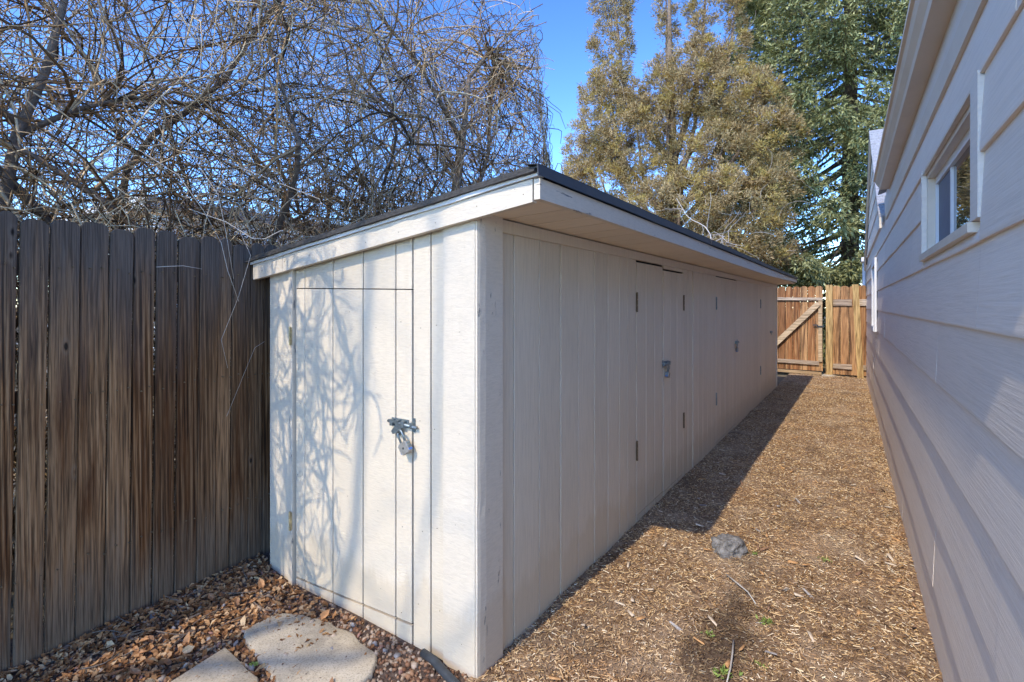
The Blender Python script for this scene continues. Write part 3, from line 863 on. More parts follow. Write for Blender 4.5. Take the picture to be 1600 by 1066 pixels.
# ------------------------------------------------------------------ neighbouring houses
nb = tag(empty('neighbor_house', (-8.4, 9.6, 0)), 'tan roofed neighbour house glimpsed through bare branches just above the shed roof', 'house')
MB().box((-4.2, 0, -.04), (2.6, 5.5, 3.2)).build('wall', M['tan'], nb)
MB().loft([[(x, -.4, 3.3), (x, -.4, 3.34), (x, 2.75, 4.15), (x, 5.9, 3.34), (x, 5.9, 3.3), (x, 2.75, 4.1)] for x in (-4.6, 3.0)]).build('roof', M['tan'], nb)
MB().box((-4.6, -.43, 3.14), (3.0, -.402, 3.335)).build('fascia', M['roof_brown'], nb)
MB().box((-1.5, -.03, 1.2), (.2, -.001, 2.5)).build('window', M['white'], nb)
MB().box((-1.4, -.036, 1.3), (.1, -.0305, 2.4)).build('pane', M['glass'], nb)
nc = tag(empty('neighbor_house', (-13.6, 4.0, 0)), 'low white flat roofed neighbour garage whose eave shows just above the old left fence', 'house')
MB().box((-2.8, .25, -.04), (2.6, 5, 3.28)).build('wall', M['white'], nc)
MB().box((-3.0, 0.0, 3.28), (2.75, 5.2, 3.50)).build('roof', M['roof_grey'], nc)
MB().box((-3.02, -.03, 3.42), (2.77, -.001, 3.56)).build('fascia', M['white'], nc)
MB().box((-3.02, -.022, 3.26), (2.77, -.001, 3.40)).build('fascia', M['white'], nc)
MB().box((1.0, .2, 2.6), (1.6, .249, 3.2)).build('window', M['white'], nc)
# ------------------------------------------------------------------ bare shrub tangle behind the fence
def clampP(a):
    """keep the twigs behind the fence and off the shed"""
    lim = -2.82 - .08 * a[..., 1] + np.maximum(0, a[..., 2] - 2.1) * np.where(a[..., 1] > 1.2, .16, -.05)
    a[..., 0] = np.where(a[..., 0] > lim, lim - .4 * (a[..., 0] - lim), a[..., 0])
    a[..., 2] = np.maximum(a[..., 2], -.03)
    zm = 5.3 - np.maximum(0, (a[..., 1] - 1.2) / 4.0) ** 2 * 1.15
    a[..., 2] = np.where(a[..., 2] > zm, zm + .3 * (a[..., 2] - zm), a[..., 2])
    ly = 5.5 - .33 * np.maximum(0, a[..., 2] - 2.3) ** 1.5
    e = a[..., 1] - ly
    a[..., 1] = np.where(e > 0, ly + .4 * e, a[..., 1])
    return a
def canes(base, D, L, n, r0, r1, parent, mat, curl, grav):
    p = clampP(grow(base, D, L, n, curl, grav, .18))
    for q in range(len(p)):
        V, F = tubes(p[q:q + 1], r0[q], r1, 6)
        npmesh('stem', V, F, mat, parent, True)
    return p
shrub = tag(empty('bare_shrub', (-3.7, 2.8, 0)), 'huge leafless tangle of grey brown arching canes rising behind the fence and shed', 'shrub')
O = np.array([-3.7, 2.8, 0]); rng = np.random.default_rng(3)
NS = 66
by = -.4 + 5.4 * rng.uniform(0, 1, NS) ** .8
bx = rng.uniform(-4.6, -3.35, NS) - .06 * by
base = np.stack([bx, by, np.full(NS, -.03)], 1)
D = np.stack([rng.normal(0, .22, NS), rng.normal(.0, .28, NS), np.ones(NS)], 1)
r0 = rng.uniform(.012, .042, NS)
L = rng.uniform(3.6, 5.6, NS)
def to_local(o, V): return V - np.array(o.location)
p0 = clampP(grow(base, D, L, 18, 1.3, rng.uniform(.1, 1.5, NS), .4))
for q in range(NS):
    V, F = tubes(p0[q:q + 1], r0[q], .005, 6)
    npmesh('stem', V - O, F, M['bark'], shrub, True)
def rdir(d, n, k=1.0, up=0.0):
    return norm(d * .55 + rng.normal(0, k, (n, 3)) * .7 + np.array([0, 0, up]))
def twigset(src, n, lo, hi, l0, l1, seg, ra, rb, curl, g0, g1, up=0.0, clamp=True, keep=None):
    p, d = pick(src, n, lo, hi)
    if keep is not None:
        k_ = keep(p); p, d = p[k_], d[k_]
    n = len(p)
    t = grow(p, rdir(d, n, 1.0, up), rng.uniform(l0, l1, n), seg, curl, rng.uniform(g0, g1, n), .3)
    if clamp: t = clampP(t)
    V, F = tubes(t, rng.uniform(ra * .6, ra * 1.3, n), rb, 3)
    return t, V, F
p1, V1, F1 = twigset(p0, 1000, .3, 1, .8, 1.9, 10, .010, .0035, 1.4, -.3, 1.6, .25)
tag(npmesh('branches', V1 - O, F1, M['twig'], shrub), kind='stuff')
p2, V2, F2 = twigset(p1, 10500, .1, 1, .3, .95, 6, .0040, .0019, 2.0, -.4, 2.2)
tag(npmesh('twigs', V2 - O, F2, M['twig'], shrub), kind='stuff')
p3, V3, F3 = twigset(p2, 17000, .1, 1, .1, .38, 3, .0027, .0015, 1.6, -.4, 1.2)
tag(npmesh('fine_twigs', V3 - O, F3, M['twig'], shrub), kind='stuff')
# basal sprouts: dense upright shoots low down
pb = np.stack([rng.uniform(-4.6, -3.1, 280), rng.uniform(-.3, 5.4, 280), np.full(280, -.03)], 1); pb[:, 0] -= .06 * pb[:, 1]
tb = clampP(grow(pb, np.stack([rng.normal(0, .25, 280), rng.normal(0, .25, 280), np.ones(280)], 1), rng.uniform(1.7, 3.3, 280), 9, .8, .2, .3))
V, F = tubes(tb, .006, .0025, 3)
tag(npmesh('shoots', V - O, F, M['twig'], shrub), kind='stuff')
_, V, F = twigset(tb, 3000, .4, 1, .2, .7, 6, .0035, .0015, 1.8, -.5, 1.5)
tag(npmesh('shoot_twigs', V - O, F, M['twig'], shrub), kind='stuff')
# canes that hang over the fence in front of the pickets
for pts, r in (([(-2.95, 1.05, 2.25), (-2.78, 1.16, 2.12), (-2.70, 1.24, 1.95), (-2.71, 1.33, 1.8), (-2.725, 1.37, 1.66), (-2.73, 1.43, 1.5)], .0035),
               ([(-2.9, 1.25, 2.3), (-2.74, 1.33, 2.05), (-2.72, 1.36, 1.85), (-2.725, 1.4, 1.62)], .003),
               ([(-2.745, 1.05, 1.66), (-2.73, 1.16, 1.672), (-2.74, 1.25, 1.662)], .003),
               ([(-2.9, 1.50, 1.95), (-2.74, 1.5, 1.75), (-2.735, 1.43, 1.52), (-2.75, 1.35, 1.3), (-2.745, 1.38, 1.15)], .002),
               ([(-2.735, 1.37, .9), (-2.70, 1.5, 1.25), (-2.71, 1.56, 1.28)], .002),
               ([(-3.0, 1.3, 2.0), (-2.84, 1.42, 1.93), (-2.72, 1.5, 1.84), (-2.6, 1.5, 1.83), (-2.5, 1.53, 1.87)], .005),
               ([(-3.0, 1.5, 2.3), (-2.7, 1.9, 2.12), (-2.4, 1.7, 2.02), (-2.3, 1.45, 2.0)], .004)):
    b = MB(); b.tube([(Vector(p) - Vector(O)) for p in pts], [.65 * r * (1 - .4 * i / len(pts)) for i in range(len(pts))], 5)
    b.build('hanging_cane', M['twig_pale'], shrub, True)
# part of the tangle leaning over the fence beside the viewpoint: its shadow falls on the shed door
rng = np.random.default_rng(5)
limbs = [[(-3.3, .02, 2.0), (-2.95, .08, 2.34), (-2.72, .12, 2.40), (-2.58, .14, 2.43), (-2.43, .12, 2.33), (-2.33, .10, 2.17), (-2.25, .10, 1.97), (-2.2, .08, 1.78)],
         [(-3.3, .1, 2.1), (-2.9, .12, 2.75), (-2.70, .14, 2.95), (-2.52, .14, 2.72), (-2.39, .12, 2.66), (-2.33, .1, 2.5), (-2.31, .08, 2.3), (-2.3, .06, 2.1)],
         [(-3.2, -.2, 1.9), (-2.85, -.05, 2.0), (-2.68, .08, 1.82), (-2.6, .12, 1.72), (-2.55, .1, 1.95), (-2.57, .1, 2.35), (-2.52, .08, 2.7), (-2.45, .08, 2.9)],
         [(-3.2, .0, 2.2), (-2.9, .05, 2.6), (-2.74, .1, 2.55), (-2.64, .1, 2.2), (-2.62, .08, 1.9), (-2.5, .08, 1.7), (-2.42, .06, 1.62), (-2.36, .04, 1.6)],
         [(-3.2, -.4, 2.0), (-2.9, -.2, 2.7), (-2.7, -.1, 3.1), (-2.5, -.05, 3.3), (-2.3, 0, 3.25), (-2.2, .0, 3.0), (-2.1, .0, 2.8), (-2.08, .0, 2.6)]]
hp = np.array(limbs)
for q in range(len(hp)):
    tt = np.linspace(0, 7, 22); pq = np.stack([np.interp(tt, np.arange(8), hp[q, :, k]) for k in range(3)], 1)
    pq[1:-1] = (pq[:-2] + pq[1:-1] * 2 + pq[2:]) / 4 + rng.normal(0, .008, (20, 3))
    V, F = tubes(pq[None], .023 if q < 2 else .015, .008, 6)
    npmesh('overhanging_branch', V - O, F, M['twig'], shrub, True)
_t, V, F = twigset(hp, 210, .25, 1, .12, .42, 8, .0058, .003, 1.8, -.6, 1.4, clamp=False)
_t[..., 1] = np.minimum(_t[..., 1], .26)
_u, V2, F2 = twigset(_t, 420, .1, 1, .06, .2, 5, .0036, .002, 1.6, -.5, 1.2, clamp=False)
V, F = tubes(_t, .0075, .004, 3)
tag(npmesh('overhanging_twigs', np.concatenate([V, V2]) - O, np.concatenate([F, F2 + len(V)]), M['twig'], shrub), kind='stuff')

rng = np.random.default_rng(21)
# second shrub thing: small tree at the far left with a leaning trunk
def bare_tree(name, label, loc, trunk, limbs, ntw, parent_mat='bark', group=None, twl=(.3, .9), twr=.004, clamp=True):
    o = tag(empty(name, loc), label, 'tree', group)
    lo = Vector(loc)
    b = MB(); b.tube([Vector(p) for p, r in trunk], [r for p, r in trunk], 9); b.build('trunk', M[parent_mat], o, True)
    ps = []
    for pts, ra, rb in limbs:
        n = len(pts)
        MB().tube([Vector(p) for p in pts], [ra + (rb - ra) * i / (n - 1) for i in range(n)], 7).build('limb', M[parent_mat], o, True)
        q = np.array(pts, float); tt = np.linspace(0, n - 1, 9); qq = np.stack([np.interp(tt, np.arange(n), q[:, k]) for k in range(3)], 1)
        ps.append(qq)
    ps = np.stack(ps) + np.array(loc)
    t1, V, F = twigset(ps, ntw // 6, .25, 1, twl[1] * .8, twl[1] * 2, 9, twr * 2, twr * .8, 1.2, -.4, 1.0, .2, clamp)
    tag(npmesh('branches', V - np.array(loc), F, M['twig'], o), kind='stuff')
    t2, V, F = twigset(t1, ntw, .15, 1, twl[0], twl[1], 6, twr, twr * .45, 1.6, -.4, 1.4, 0, clamp)
    tag(npmesh('twigs', V - np.array(loc), F, M['twig'], o), kind='stuff')
    return o
bare_tree('bare_tree', 'dark leaning bare trunk with forking limbs at the far left behind the fence', (-3.55, .62, 0),
          [((0, 0, -.03), .034), ((.02, .03, 1.0), .031), ((.03, .05, 1.9), .027), ((-.03, .12, 2.35), .024), ((.02, .22, 2.7), .02), ((.1, .3, 3.2), .015)],
          [([(-.03, .12, 2.35), (.0, .35, 2.55), (.02, .6, 2.7), (0, 1.0, 2.78)], .017, .007), ([(-.02, .14, 2.4), (-.1, -.1, 2.6), (-.2, -.3, 2.9), (-.2, -.6, 3.3)], .02, .008),
           ([(.1, .3, 3.2), (.1, .6, 3.7), (0, 1.0, 4.1), (0, 1.5, 4.3)], .02, .008), ([(.1, .3, 3.2), (.0, .1, 3.8), (-.2, -.1, 4.4), (-.2, 0, 4.9)], .02, .008)], 1300)
bare_tree('bare_tree', 'bare tree with low forking limbs reaching right over the shed roof', (-3.55, 4.0, 0),
          [((0, 0, -.03), .07), ((.03, .05, 1.2), .06), ((.05, .1, 2.0), .055), ((.02, .1, 2.5), .05), ((.05, .2, 3.2), .035), ((.1, .25, 3.9), .022)],
          [([(.03, .1, 2.1), (.12, .5, 2.35), (.15, .9, 2.6), (.2, 1.3, 2.75), (.25, 1.8, 2.9), (.3, 2.4, 3.0)], .036, .01), ([(.02, .1, 2.4), (.1, .4, 2.75), (.1, .6, 3.2), (.0, .75, 3.8), (0, .9, 4.3)], .034, .012),
           ([(.15, .9, 2.6), (.3, 1.4, 2.62), (.35, 2.0, 2.75)], .018, .008), ([(.1, .25, 3.9), (.1, .6, 4.3), (.1, .9, 4.4), (.1, 1.2, 4.2)], .022, .006), ([(.05, .2, 3.2), (-.1, -.3, 3.9), (-.2, -.9, 4.3), (-.2, -1.5, 4.2)], .024, .008)], 1900)
# pale twiggy bush beyond the shed roof
pb_ = tag(empty('bare_shrub', (-4.1, 8.4, 0)), 'pale dry branching bush rising beyond the shed roof in front of the brown juniper', 'shrub')
lo = np.array([-4.1, 8.4, 0])
bb = np.stack([rng.normal(-4.1, .15, 9), rng.normal(8.4, .2, 9), np.zeros(9)], 1)
q0 = (grow(bb, np.stack([rng.normal(0, .16, 9), rng.normal(.05, .2, 9), np.ones(9)], 1), rng.uniform(2.9, 4.1, 9), 12, .8, .1, .25))
for q in range(9):
    V, F = tubes(q0[q:q + 1], .026, .007, 6); npmesh('stem', V - lo, F, M['twig_pale'], pb_, True)
q1, V, F = twigset(q0, 110, .45, 1, .5, 1.2, 8, .009, .004, 1.4, -.3, 1.2, clamp=False)
npmesh('branches', V - lo, F, M['twig_pale'], pb_)
_, V, F = twigset(q1, 500, .1, 1, .2, .6, 6, .0055, .003, 1.6, -.5, 1, clamp=False)
tag(npmesh('twigs', V - lo, F, M['twig_pale'], pb_), kind='stuff')

# tall bare tree behind the photographer: throws the soft shadows on the shed end
bare_tree('bare_tree', 'tall bare tree standing behind the viewpoint beside the left fence', (-3.6, -5.2, 0),
          [((0, 0, -.03), .16), ((.1, .0, 2.0), .14), ((.2, .1, 4.0), .11), ((.35, .1, 5.5), .09), ((.5, .1, 7.0), .06), ((.6, .2, 9.0), .03)],
          [([(.3, .1, 5.0), (.9, .1, 6.0), (1.25, .2, 7.0), (1.35, .2, 8.2), (1.5, .3, 9.4)], .05, .02), ([(.35, .1, 5.5), (.6, .2, 6.6), (.95, .3, 7.6), (1.0, .3, 8.8)], .045, .018),
           ([(.9, .1, 6.0), (1.5, .0, 6.6), (1.75, .1, 7.4), (1.8, .1, 8.6)], .04, .015), ([(.2, .1, 4.5), (-.6, .2, 5.8), (-1.0, .3, 7.5), (-1.2, .2, 9)], .05, .015)], 130, twl=(.4, 1.0), twr=.006, clamp=False)

# ------------------------------------------------------------------ conifers
def kites(pos, dirs, ln, wd, nk, drop=0.0, spread=.5, face=None):
    """each sprig: nk elongated kites fanned round its direction"""
    n = len(pos)
    P_ = np.repeat(pos, nk, 0); Dv = norm(np.repeat(dirs, nk, 0) + rng.normal(0, spread, (n * nk, 3)))
    Dv[:, 2] -= drop; Dv = norm(Dv)
    Ln = np.repeat(ln, nk)[:, None] * rng.uniform(.6, 1.2, (n * nk, 1)); Wd = np.repeat(wd, nk)[:, None]
    nn_ = norm(rng.normal(size=(n * nk, 3)))
    if face is not None: nn_ = norm(nn_ * .55 + np.repeat(face, nk, 0))
    sd = norm(np.cross(Dv, nn_))
    A = P_; B = P_ + Dv * Ln * .45 + sd * Wd; C = P_ + Dv * Ln; E_ = P_ + Dv * Ln * .45 - sd * Wd
    V = np.stack([A, B, C, E_], 1).reshape(-1, 3)
    F = np.arange(len(V)).reshape(-1, 4)
    return V, F

rng = np.random.default_rng(31); random.seed(31)
jl = np.array([-4.3, 14.2, 0])
jun = tag(empty('juniper_tree', tuple(jl)), 'tall brown olive juniper with several pointed plumes behind the shed', 'tree')
# plume blobs: centre (x,y,z), radii
blobs = [(-1.8, 0, 9.3, .52, .5, 2.7), (-1.9, 0, 6.9, .9, .9, 1.4), (-2.9, .1, 5.9, .45, .5, .95), (-2.3, .1, 4.9, .95, 1.0, 1.2), (-1.0, -.2, 6.1, .85, .9, 1.2), (-.25, .2, 8.8, .22, .25, 2.2), (-.1, -.2, 6.9, .75, .8, 1.0),
         (.95, 0, 9.3, .42, .45, 2.4), (.8, -.2, 7.4, .75, .7, .9), (1.65, .2, 8.6, .16, .18, 1.3), (1.6, -.3, 6.7, .75, .8, .75), (2.2, -.4, 6.3, .65, .7, .75), (2.5, -.5, 5.4, .6, .65, .65), (1.5, -.6, 5.3, .75, .8, .65),
         (.45, -.5, 5.2, .6, .7, .6), (.5, -1.0, 3.9, 1.2, 1.1, .8), (1.9, -1.0, 3.8, 1.0, 1.0, .85), (-.6, -.6, 3.9, .7, .75, .8), (1.1, -.9, 2.6, 1.5, 1.1, .75), (-2.0, .2, 3.2, .8, .8, .9), (-1.0, -.2, 2.9, .55, .6, .85), (2.6, -.6, 4.4, .5, .55, .5), (2.2, -.8, 2.9, .8, .8, .6)]
VV, FF, VG, FG = [], [], [], []
def foliage(blobs, dens, up):
    for (x, y, z, rx, ry, rz) in blobs:
        area = 4 * math.pi * ((rx * ry) ** 1.6 / 3 + (rx * rz) ** 1.6 / 3 + (ry * rz) ** 1.6 / 3) ** (1 / 1.6)
        ncl = int(area * 17) + 5
        u = norm(rng.normal(size=(ncl, 3))); rr = rng.uniform(.7, 1.18, (ncl, 1))
        tip = rng.uniform(0, 1, ncl)
        c = np.array([x, y, z]) + u * rr * np.array([rx, ry, rz]) * (1 - .25 * np.maximum(0, u[:, 2:3]) * 0)
        cr = rng.uniform(.10, .27, ncl)
        for k in range(ncl):
            m = int(dens * cr[k] ** 2 * 60) + 6
            d = norm(rng.normal(size=(m, 3)) + u[k] * .8 + np.array([0, 0, up]))
            pos = c[k] + d * cr[k] * rng.uniform(.2, 1, (m, 1))
            yield pos, norm(d + u[k] * .5 + np.array([0, 0, up])), tip[k], norm(d + u[k] * .7)
ps, ds, gl, fc = [], [], [], []
for pos, d, t, fn in foliage(blobs, 17.0, .5):
    fc.append(fn); ps.append(pos); ds.append(d); gl.append(np.full(len(pos), t))
ps = np.concatenate(ps); ds = np.concatenate(ds); gl = np.concatenate(gl); fc = np.concatenate(fc)
gold = gl > .8
for sel, nm, mt in ((~gold, 'foliage', 'juniper'), (gold, 'golden_foliage', 'juniper_gold')):
    n = int(sel.sum())
    V, F = kites(ps[sel], ds[sel], rng.uniform(.05, .13, n), rng.uniform(.006, .011, n), 3, 0, .6, fc[sel])
    tag(npmesh(nm, V, F, M[mt], jun), kind='stuff')
MB().tube([(0, 0, -.03), (.05, 0, 1.5), (-.1, 0, 3), (0, .1, 5), (-.1, .1, 7.5), (-.1, 0, 10.5)], [.28, .24, .2, .15, .1, .03], 9).build('trunk', M['bark'], jun, True)
for (x, y, z, rx, ry, rz) in blobs:
    z0 = max(.8, z * .62 - .4)
    MB().tube([(0, 0, z0), (x * .35, y * .4, z0 + (z - z0) * .25), (x * .8, y * .8, z0 + (z - z0) * .65), (x, y, z + rz * .75)], [.1, .075, .05, .012], 6).build('limb', M['bark'], jun, True)
bt = np.array([[(0, 0, max(.8, b[2] * .62 - .4)), (b[0], b[1], b[2])] for b in blobs]) + 0.0
# dead twigs poking out
tw = grow(ps[rng.integers(0, len(ps), 260)], norm(rng.normal(size=(260, 3)) + np.array([0, -.3, .3])), rng.uniform(.3, .9, 260), 6, 1.2, 0, .3)
V, F = tubes(tw, .008, .003, 3); tag(npmesh('dead_twigs', V, F, M['twig_pale'], jun), kind='stuff')

rng = np.random.default_rng(41); random.seed(41)
sl = np.array([-.25, 17.4, 0])
spr = tag(empty('spruce_tree', tuple(sl)), 'tall blue green spruce with drooping branches behind the gate', 'tree')
MB().tube([(0, 0, -.03), (0, 0, 4), (0, .05, 11), (0, 0, 23.5)], [.26, .22, .15, .03], 10).build('trunk', M['bark'], spr, True)
sp, sd, brn = [], [], []
H = 24.0
z = 1.0
while z < 12.8:
    t = z / H
    Rb = 4.7 * (1 - t) ** .8 + .15
    nb_ = int(13 + 6 * (1 - t))
    a0 = random.uniform(0, 6.28)
    for k in range(nb_):
        a = a0 + 2 * math.pi * k / nb_ + random.uniform(-.25, .25)
        if math.sin(a) > .85: continue                # far side stays sparse
        R_ = Rb * random.uniform(.62, 1.14); zz = z + random.uniform(-.25, .25)
        dr = R_ * random.uniform(.12, .3)
        n = 9
        tt = np.linspace(0, 1, n)
        bp = np.stack([math.cos(a) * R_ * tt, math.sin(a) * R_ * tt, zz - dr * np.sin(tt * math.pi * .62) * 1.25 + .12 * R_ * tt ** 3], 1)
        brn.append(bp)
        m = int((112 if math.sin(a) < .25 else 60) * R_) + 14
        s = 1 - .8 * rng.uniform(0, 1, m) ** 2.2
        pos = np.stack([np.interp(s, tt, bp[:, q]) for q in range(3)], 1)
        side = np.array([-math.sin(a), math.cos(a), 0]); out = np.array([math.cos(a), math.sin(a), 0])
        off = rng.normal(0, 1, (m, 1)) * (.10 + .30 * (1 - s[:, None]) * min(1, R_ / 2.5) + .06)
        hang = rng.uniform(0, 1, (m, 1)) ** 2
        pos = pos + side * off - np.array([0, 0, 1]) * (hang * .38 + np.abs(off) * .3)
        d = norm(out * .8 + side * np.sign(off) * .6 + np.array([0, 0, -.75]) * (hang * 1.6) + np.array([0, 0, .1]))
        kp = pos[:, 1] > -4.3
        sp.append(pos[kp]); sd.append(d[kp])
    z += random.uniform(.5, .72) * (1.0 if z > 3 else .8)
sp = np.concatenate(sp); sd = np.concatenate(sd)
n = len(sp)
V, F = kites(sp, sd, rng.uniform(.09, .2, n), rng.uniform(.012, .021, n), 4, .25, .45, norm(sd * np.array([1, 1, 0]) + np.array([0, 0, .8])))
tag(npmesh('foliage', V, F, M['spruce'], spr), kind='stuff')
brn = np.stack(brn)
V, F = tubes(brn, .045, .01, 4); tag(npmesh('branches', V, F, M['bark'], spr), kind='stuff')

# ------------------------------------------------------------------ ground litter
def rotm(yaw, tilt, roll):
    cy, sy, ct, st_, cr, sr = np.cos(yaw), np.sin(yaw), np.cos(tilt), np.sin(tilt), np.cos(roll), np.sin(roll)
    Z = np.zeros_like(cy); I = np.ones_like(cy)
    Rz = np.stack([cy, -sy, Z, sy, cy, Z, Z, Z, I], -1).reshape(-1, 3, 3)
    Ry = np.stack([ct, Z, st_, Z, I, Z, -st_, Z, ct], -1).reshape(-1, 3, 3)
    Rx = np.stack([I, Z, Z, Z, cr, -sr, Z, sr, cr], -1).reshape(-1, 3, 3)
    return Rz @ Ry @ Rx
def chips(n, x, y, z, l, wd, th):
    if n > 100:                                   # far too many to pick apart: two-faced slivers with a ridge
        u = np.array([(-1, -1, -1), (1, -.7, -1), (-.9, .1, 1), (.95, 0, 1), (-1, .8, -1), (1, 1, -1)], float); fq = np.array([(0, 1, 3, 2), (2, 3, 5, 4)])
    else:
        u = np.array([(-1, -.8, -1), (1, -.5, -1), (1, .6, -1), (-1, 1, -1), (-.95, -.7, 1), (.9, -.5, 1), (1, .5, 1), (-.9, .8, 1)], float); fq = np.array([(4, 5, 6, 7), (0, 1, 5, 4), (1, 2, 6, 5), (2, 3, 7, 6), (3, 0, 4, 7)])
    k = len(u)
    V = u[None] * np.stack([l, wd, th], -1)[:, None, :] * .5 * rng.uniform(.75, 1.25, (n, k, 3))
    R = rotm(rng.uniform(0, 6.28, n), rng.normal(0, .28, n), rng.normal(0, .45, n))
    V = np.einsum('nij,nkj->nki', R, V) + np.stack([x, y, z], -1)[:, None, :]
    F = (np.arange(n)[:, None, None] * k + fq[None]).reshape(-1, 4)
    return V.reshape(-1, 3), F
def field(n, x0, x1, y0, y1, zf, pw=1.0):
    x = rng.uniform(x0, x1, n); y = y0 + (y1 - y0) * rng.uniform(0, 1, n) ** pw
    z = np.array([zf(a, b) for a, b in zip(x, y)])
    return x, y, z
n = 100000
x, y, z = field(n, -1.25, .31, .9, 12.9, mulch_z, 1.9)
lim = .31 - .0177 * y
x = np.where(x > lim, x - .1, x)
V, F = chips(n, x, y, z + rng.uniform(.0, .012, n), rng.gamma(1.9, .0060, n) + .004, rng.uniform(.0016, .0055, n), rng.uniform(.0012, .004, n))
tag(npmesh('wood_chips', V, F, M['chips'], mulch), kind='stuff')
big_mesh = []
for k in range(8):
    V, F = chips(1, np.zeros(1), np.zeros(1), np.zeros(1), np.array([random.uniform(.035, .065)]), np.array([random.uniform(.010, .022)]), np.array([.006]))
    o = npmesh('wood_chip', V, F, M['chips'], mulch)
    big_mesh.append(o.data)
    if True:
        xx, yy = random.uniform(-1.0, .22), random.uniform(1.8, 4.0)
        o.location = (xx, yy, mulch_z(xx, yy) + .014)
def chipcol(name, c):
    return flat(name, c, .85, 0, .3, 60, .3)
bigm = [chipcol('pale_chip', (.58, .46, .33)), chipcol('orange_chip', (.5, .27, .11)), chipcol('brown_chip', (.25, .14, .08)), chipcol('grey_chip', (.33, .29, .26))]
for k, me in enumerate(big_mesh): me.materials[0] = bigm[k % 4]
for k in range(80):
    yy = 1.3 + 3.9 * random.random() ** 1.3; xx = random.uniform(-1.1, .24)
    o = bpy.data.objects.new('wood_chip', random.choice(big_mesh)); COL.objects.link(o); o.parent = mulch
    o.location = (xx, yy, mulch_z(xx, yy) + .014); o.rotation_euler = (random.gauss(0, .2), random.gauss(0, .15), random.uniform(0, 6.28))

# gravel
ico = [(0, 0, 1), (.894, 0, .447), (.276, .851, .447), (-.724, .526, .447), (-.724, -.526, .447), (.276, -.851, .447), (.724, .526, -.447), (-.276, .851, -.447), (-.894, 0, -.447), (-.276, -.851, -.447), (.724, -.526, -.447), (0, 0, -1)]
icf = np.array([(0, 1, 2), (0, 2, 3), (0, 3, 4), (0, 4, 5), (0, 5, 1), (1, 6, 2), (2, 7, 3), (3, 8, 4), (4, 9, 5), (5, 10, 1), (2, 6, 7), (3, 7, 8), (4, 8, 9), (5, 9, 10), (1, 10, 6), (11, 7, 6), (11, 8, 7), (11, 9, 8), (11, 10, 9), (11, 6, 10)])
def stones(n, x, y, z, s):
    V = np.array(ico)[None] * rng.uniform(.65, 1.2, (n, 12, 1)) * (s[:, None] * rng.uniform(.55, 1.1, (n, 3)) * np.array([1, 1, .7]))[:, None, :]
    R = rotm(rng.uniform(0, 6.28, n), rng.normal(0, .4, n), rng.normal(0, .4, n))
    V = np.einsum('nij,nkj->nki', R, V) + np.stack([x, y, z], -1)[:, None, :]
    return V.reshape(-1, 3), (np.arange(n)[:, None, None] * 12 + icf[None]).reshape(-1, 3)
n = 9500
x, y, z = field(n, -2.84, -1.27, .3, 1.62, bed_z)
ok = x > fence_x(y) + .005
ok &= ~((y > 1.575) & (x > -2.68))
x, y, z = x[ok], y[ok], z[ok]
V, F = stones(len(x), x, y, z + .002, rng.uniform(.006, .0155, len(x)))
tag(npmesh('gravel', V, F, M['gravel'], bed), kind='stuff')
sm = []
smat = [flat('red_stone', (.28, .15, .11), .9, 0, .3, 40), flat('grey_stone', (.24, .22, .21), .9, 0, .3, 40), flat('tan_stone', (.38, .29, .21), .9, 0, .3, 40)]
for k in range(6):
    V, F = stones(1, np.zeros(1), np.zeros(1), np.zeros(1), np.array([random.uniform(.016, .022)]))
    o = npmesh('stone', V, F, smat[k % 3], bed); sm.append(o.data); o.location = (-2.0 + .1 * k, 1.5, .012)
for k in range(110):
    xx = random.uniform(-2.7, -1.3); yy = random.uniform(.7, 1.56)
    o = bpy.data.objects.new('stone', random.choice(sm)); COL.objects.link(o); o.parent = bed
    o.location = (xx, yy, bed_z(xx, yy) + .008); o.rotation_euler = (random.uniform(0, 6), random.uniform(0, .5), random.uniform(0, 6.28))

# leaf litter
def leaf_v(n, x, y, z, s):
    u = np.array([(-1, 0, 0), (-.35, .5, .18), (.4, .42, .12), (1, 0, .1), (.4, -.42, .2), (-.35, -.5, .1), (0, 0, -.06)], float)
    V = u[None] * rng.uniform(.7, 1.25, (n, 7, 3)) * s[:, None, None]
    V[:, :, 2] += rng.normal(0, .18, (n, 7)) * s[:, None]
    R = rotm(rng.uniform(0, 6.28, n), rng.normal(0, .35, n), rng.normal(0, .4, n))
    V = np.einsum('nij,nkj->nki', R, V) + np.stack([x, y, z], -1)[:, None, :]
    f = np.array([(6, 0, 1), (6, 1, 2), (6, 2, 3), (6, 3, 4), (6, 4, 5), (6, 5, 0)])
    return V.reshape(-1, 3), (np.arange(n)[:, None, None] * 7 + f[None]).reshape(-1, 3)
n = 3400
x, y, z = field(n, -2.84, -1.3, .3, 1.6, bed_z)
x = fence_x(y) + .01 + np.abs(rng.normal(0, .42, n))
ok = (x < -1.3) & ~((y > 1.56) & (x > -2.68)); x, y = x[ok], y[ok]
z = np.array([bed_z(a, b) for a, b in zip(x, y)])
V, F = leaf_v(len(x), x, y, z + .016, rng.uniform(.008, .02, len(x)))
tag(npmesh('leaf_litter', V, F, M['leaf'], bed), kind='stuff')
lm = []
lmat = [flat('brown_leaf', (.26, .13, .06), .8, 0, .3, 60), flat('orange_leaf', (.44, .22, .09), .8, 0, .3, 60), flat('tan_leaf', (.46, .32, .18), .8, 0, .3, 60)]
for k in range(6):
    V, F = leaf_v(1, np.zeros(1), np.zeros(1), np.zeros(1), np.array([random.uniform(.02, .03)]))
    me = bpy.data.meshes.new('fallen_leaf'); me.from_pydata([tuple(a) for a in V], [], [tuple(int(i) for i in f) for f in F]); me.materials.append(lmat[k % 3]); lm.append(me)
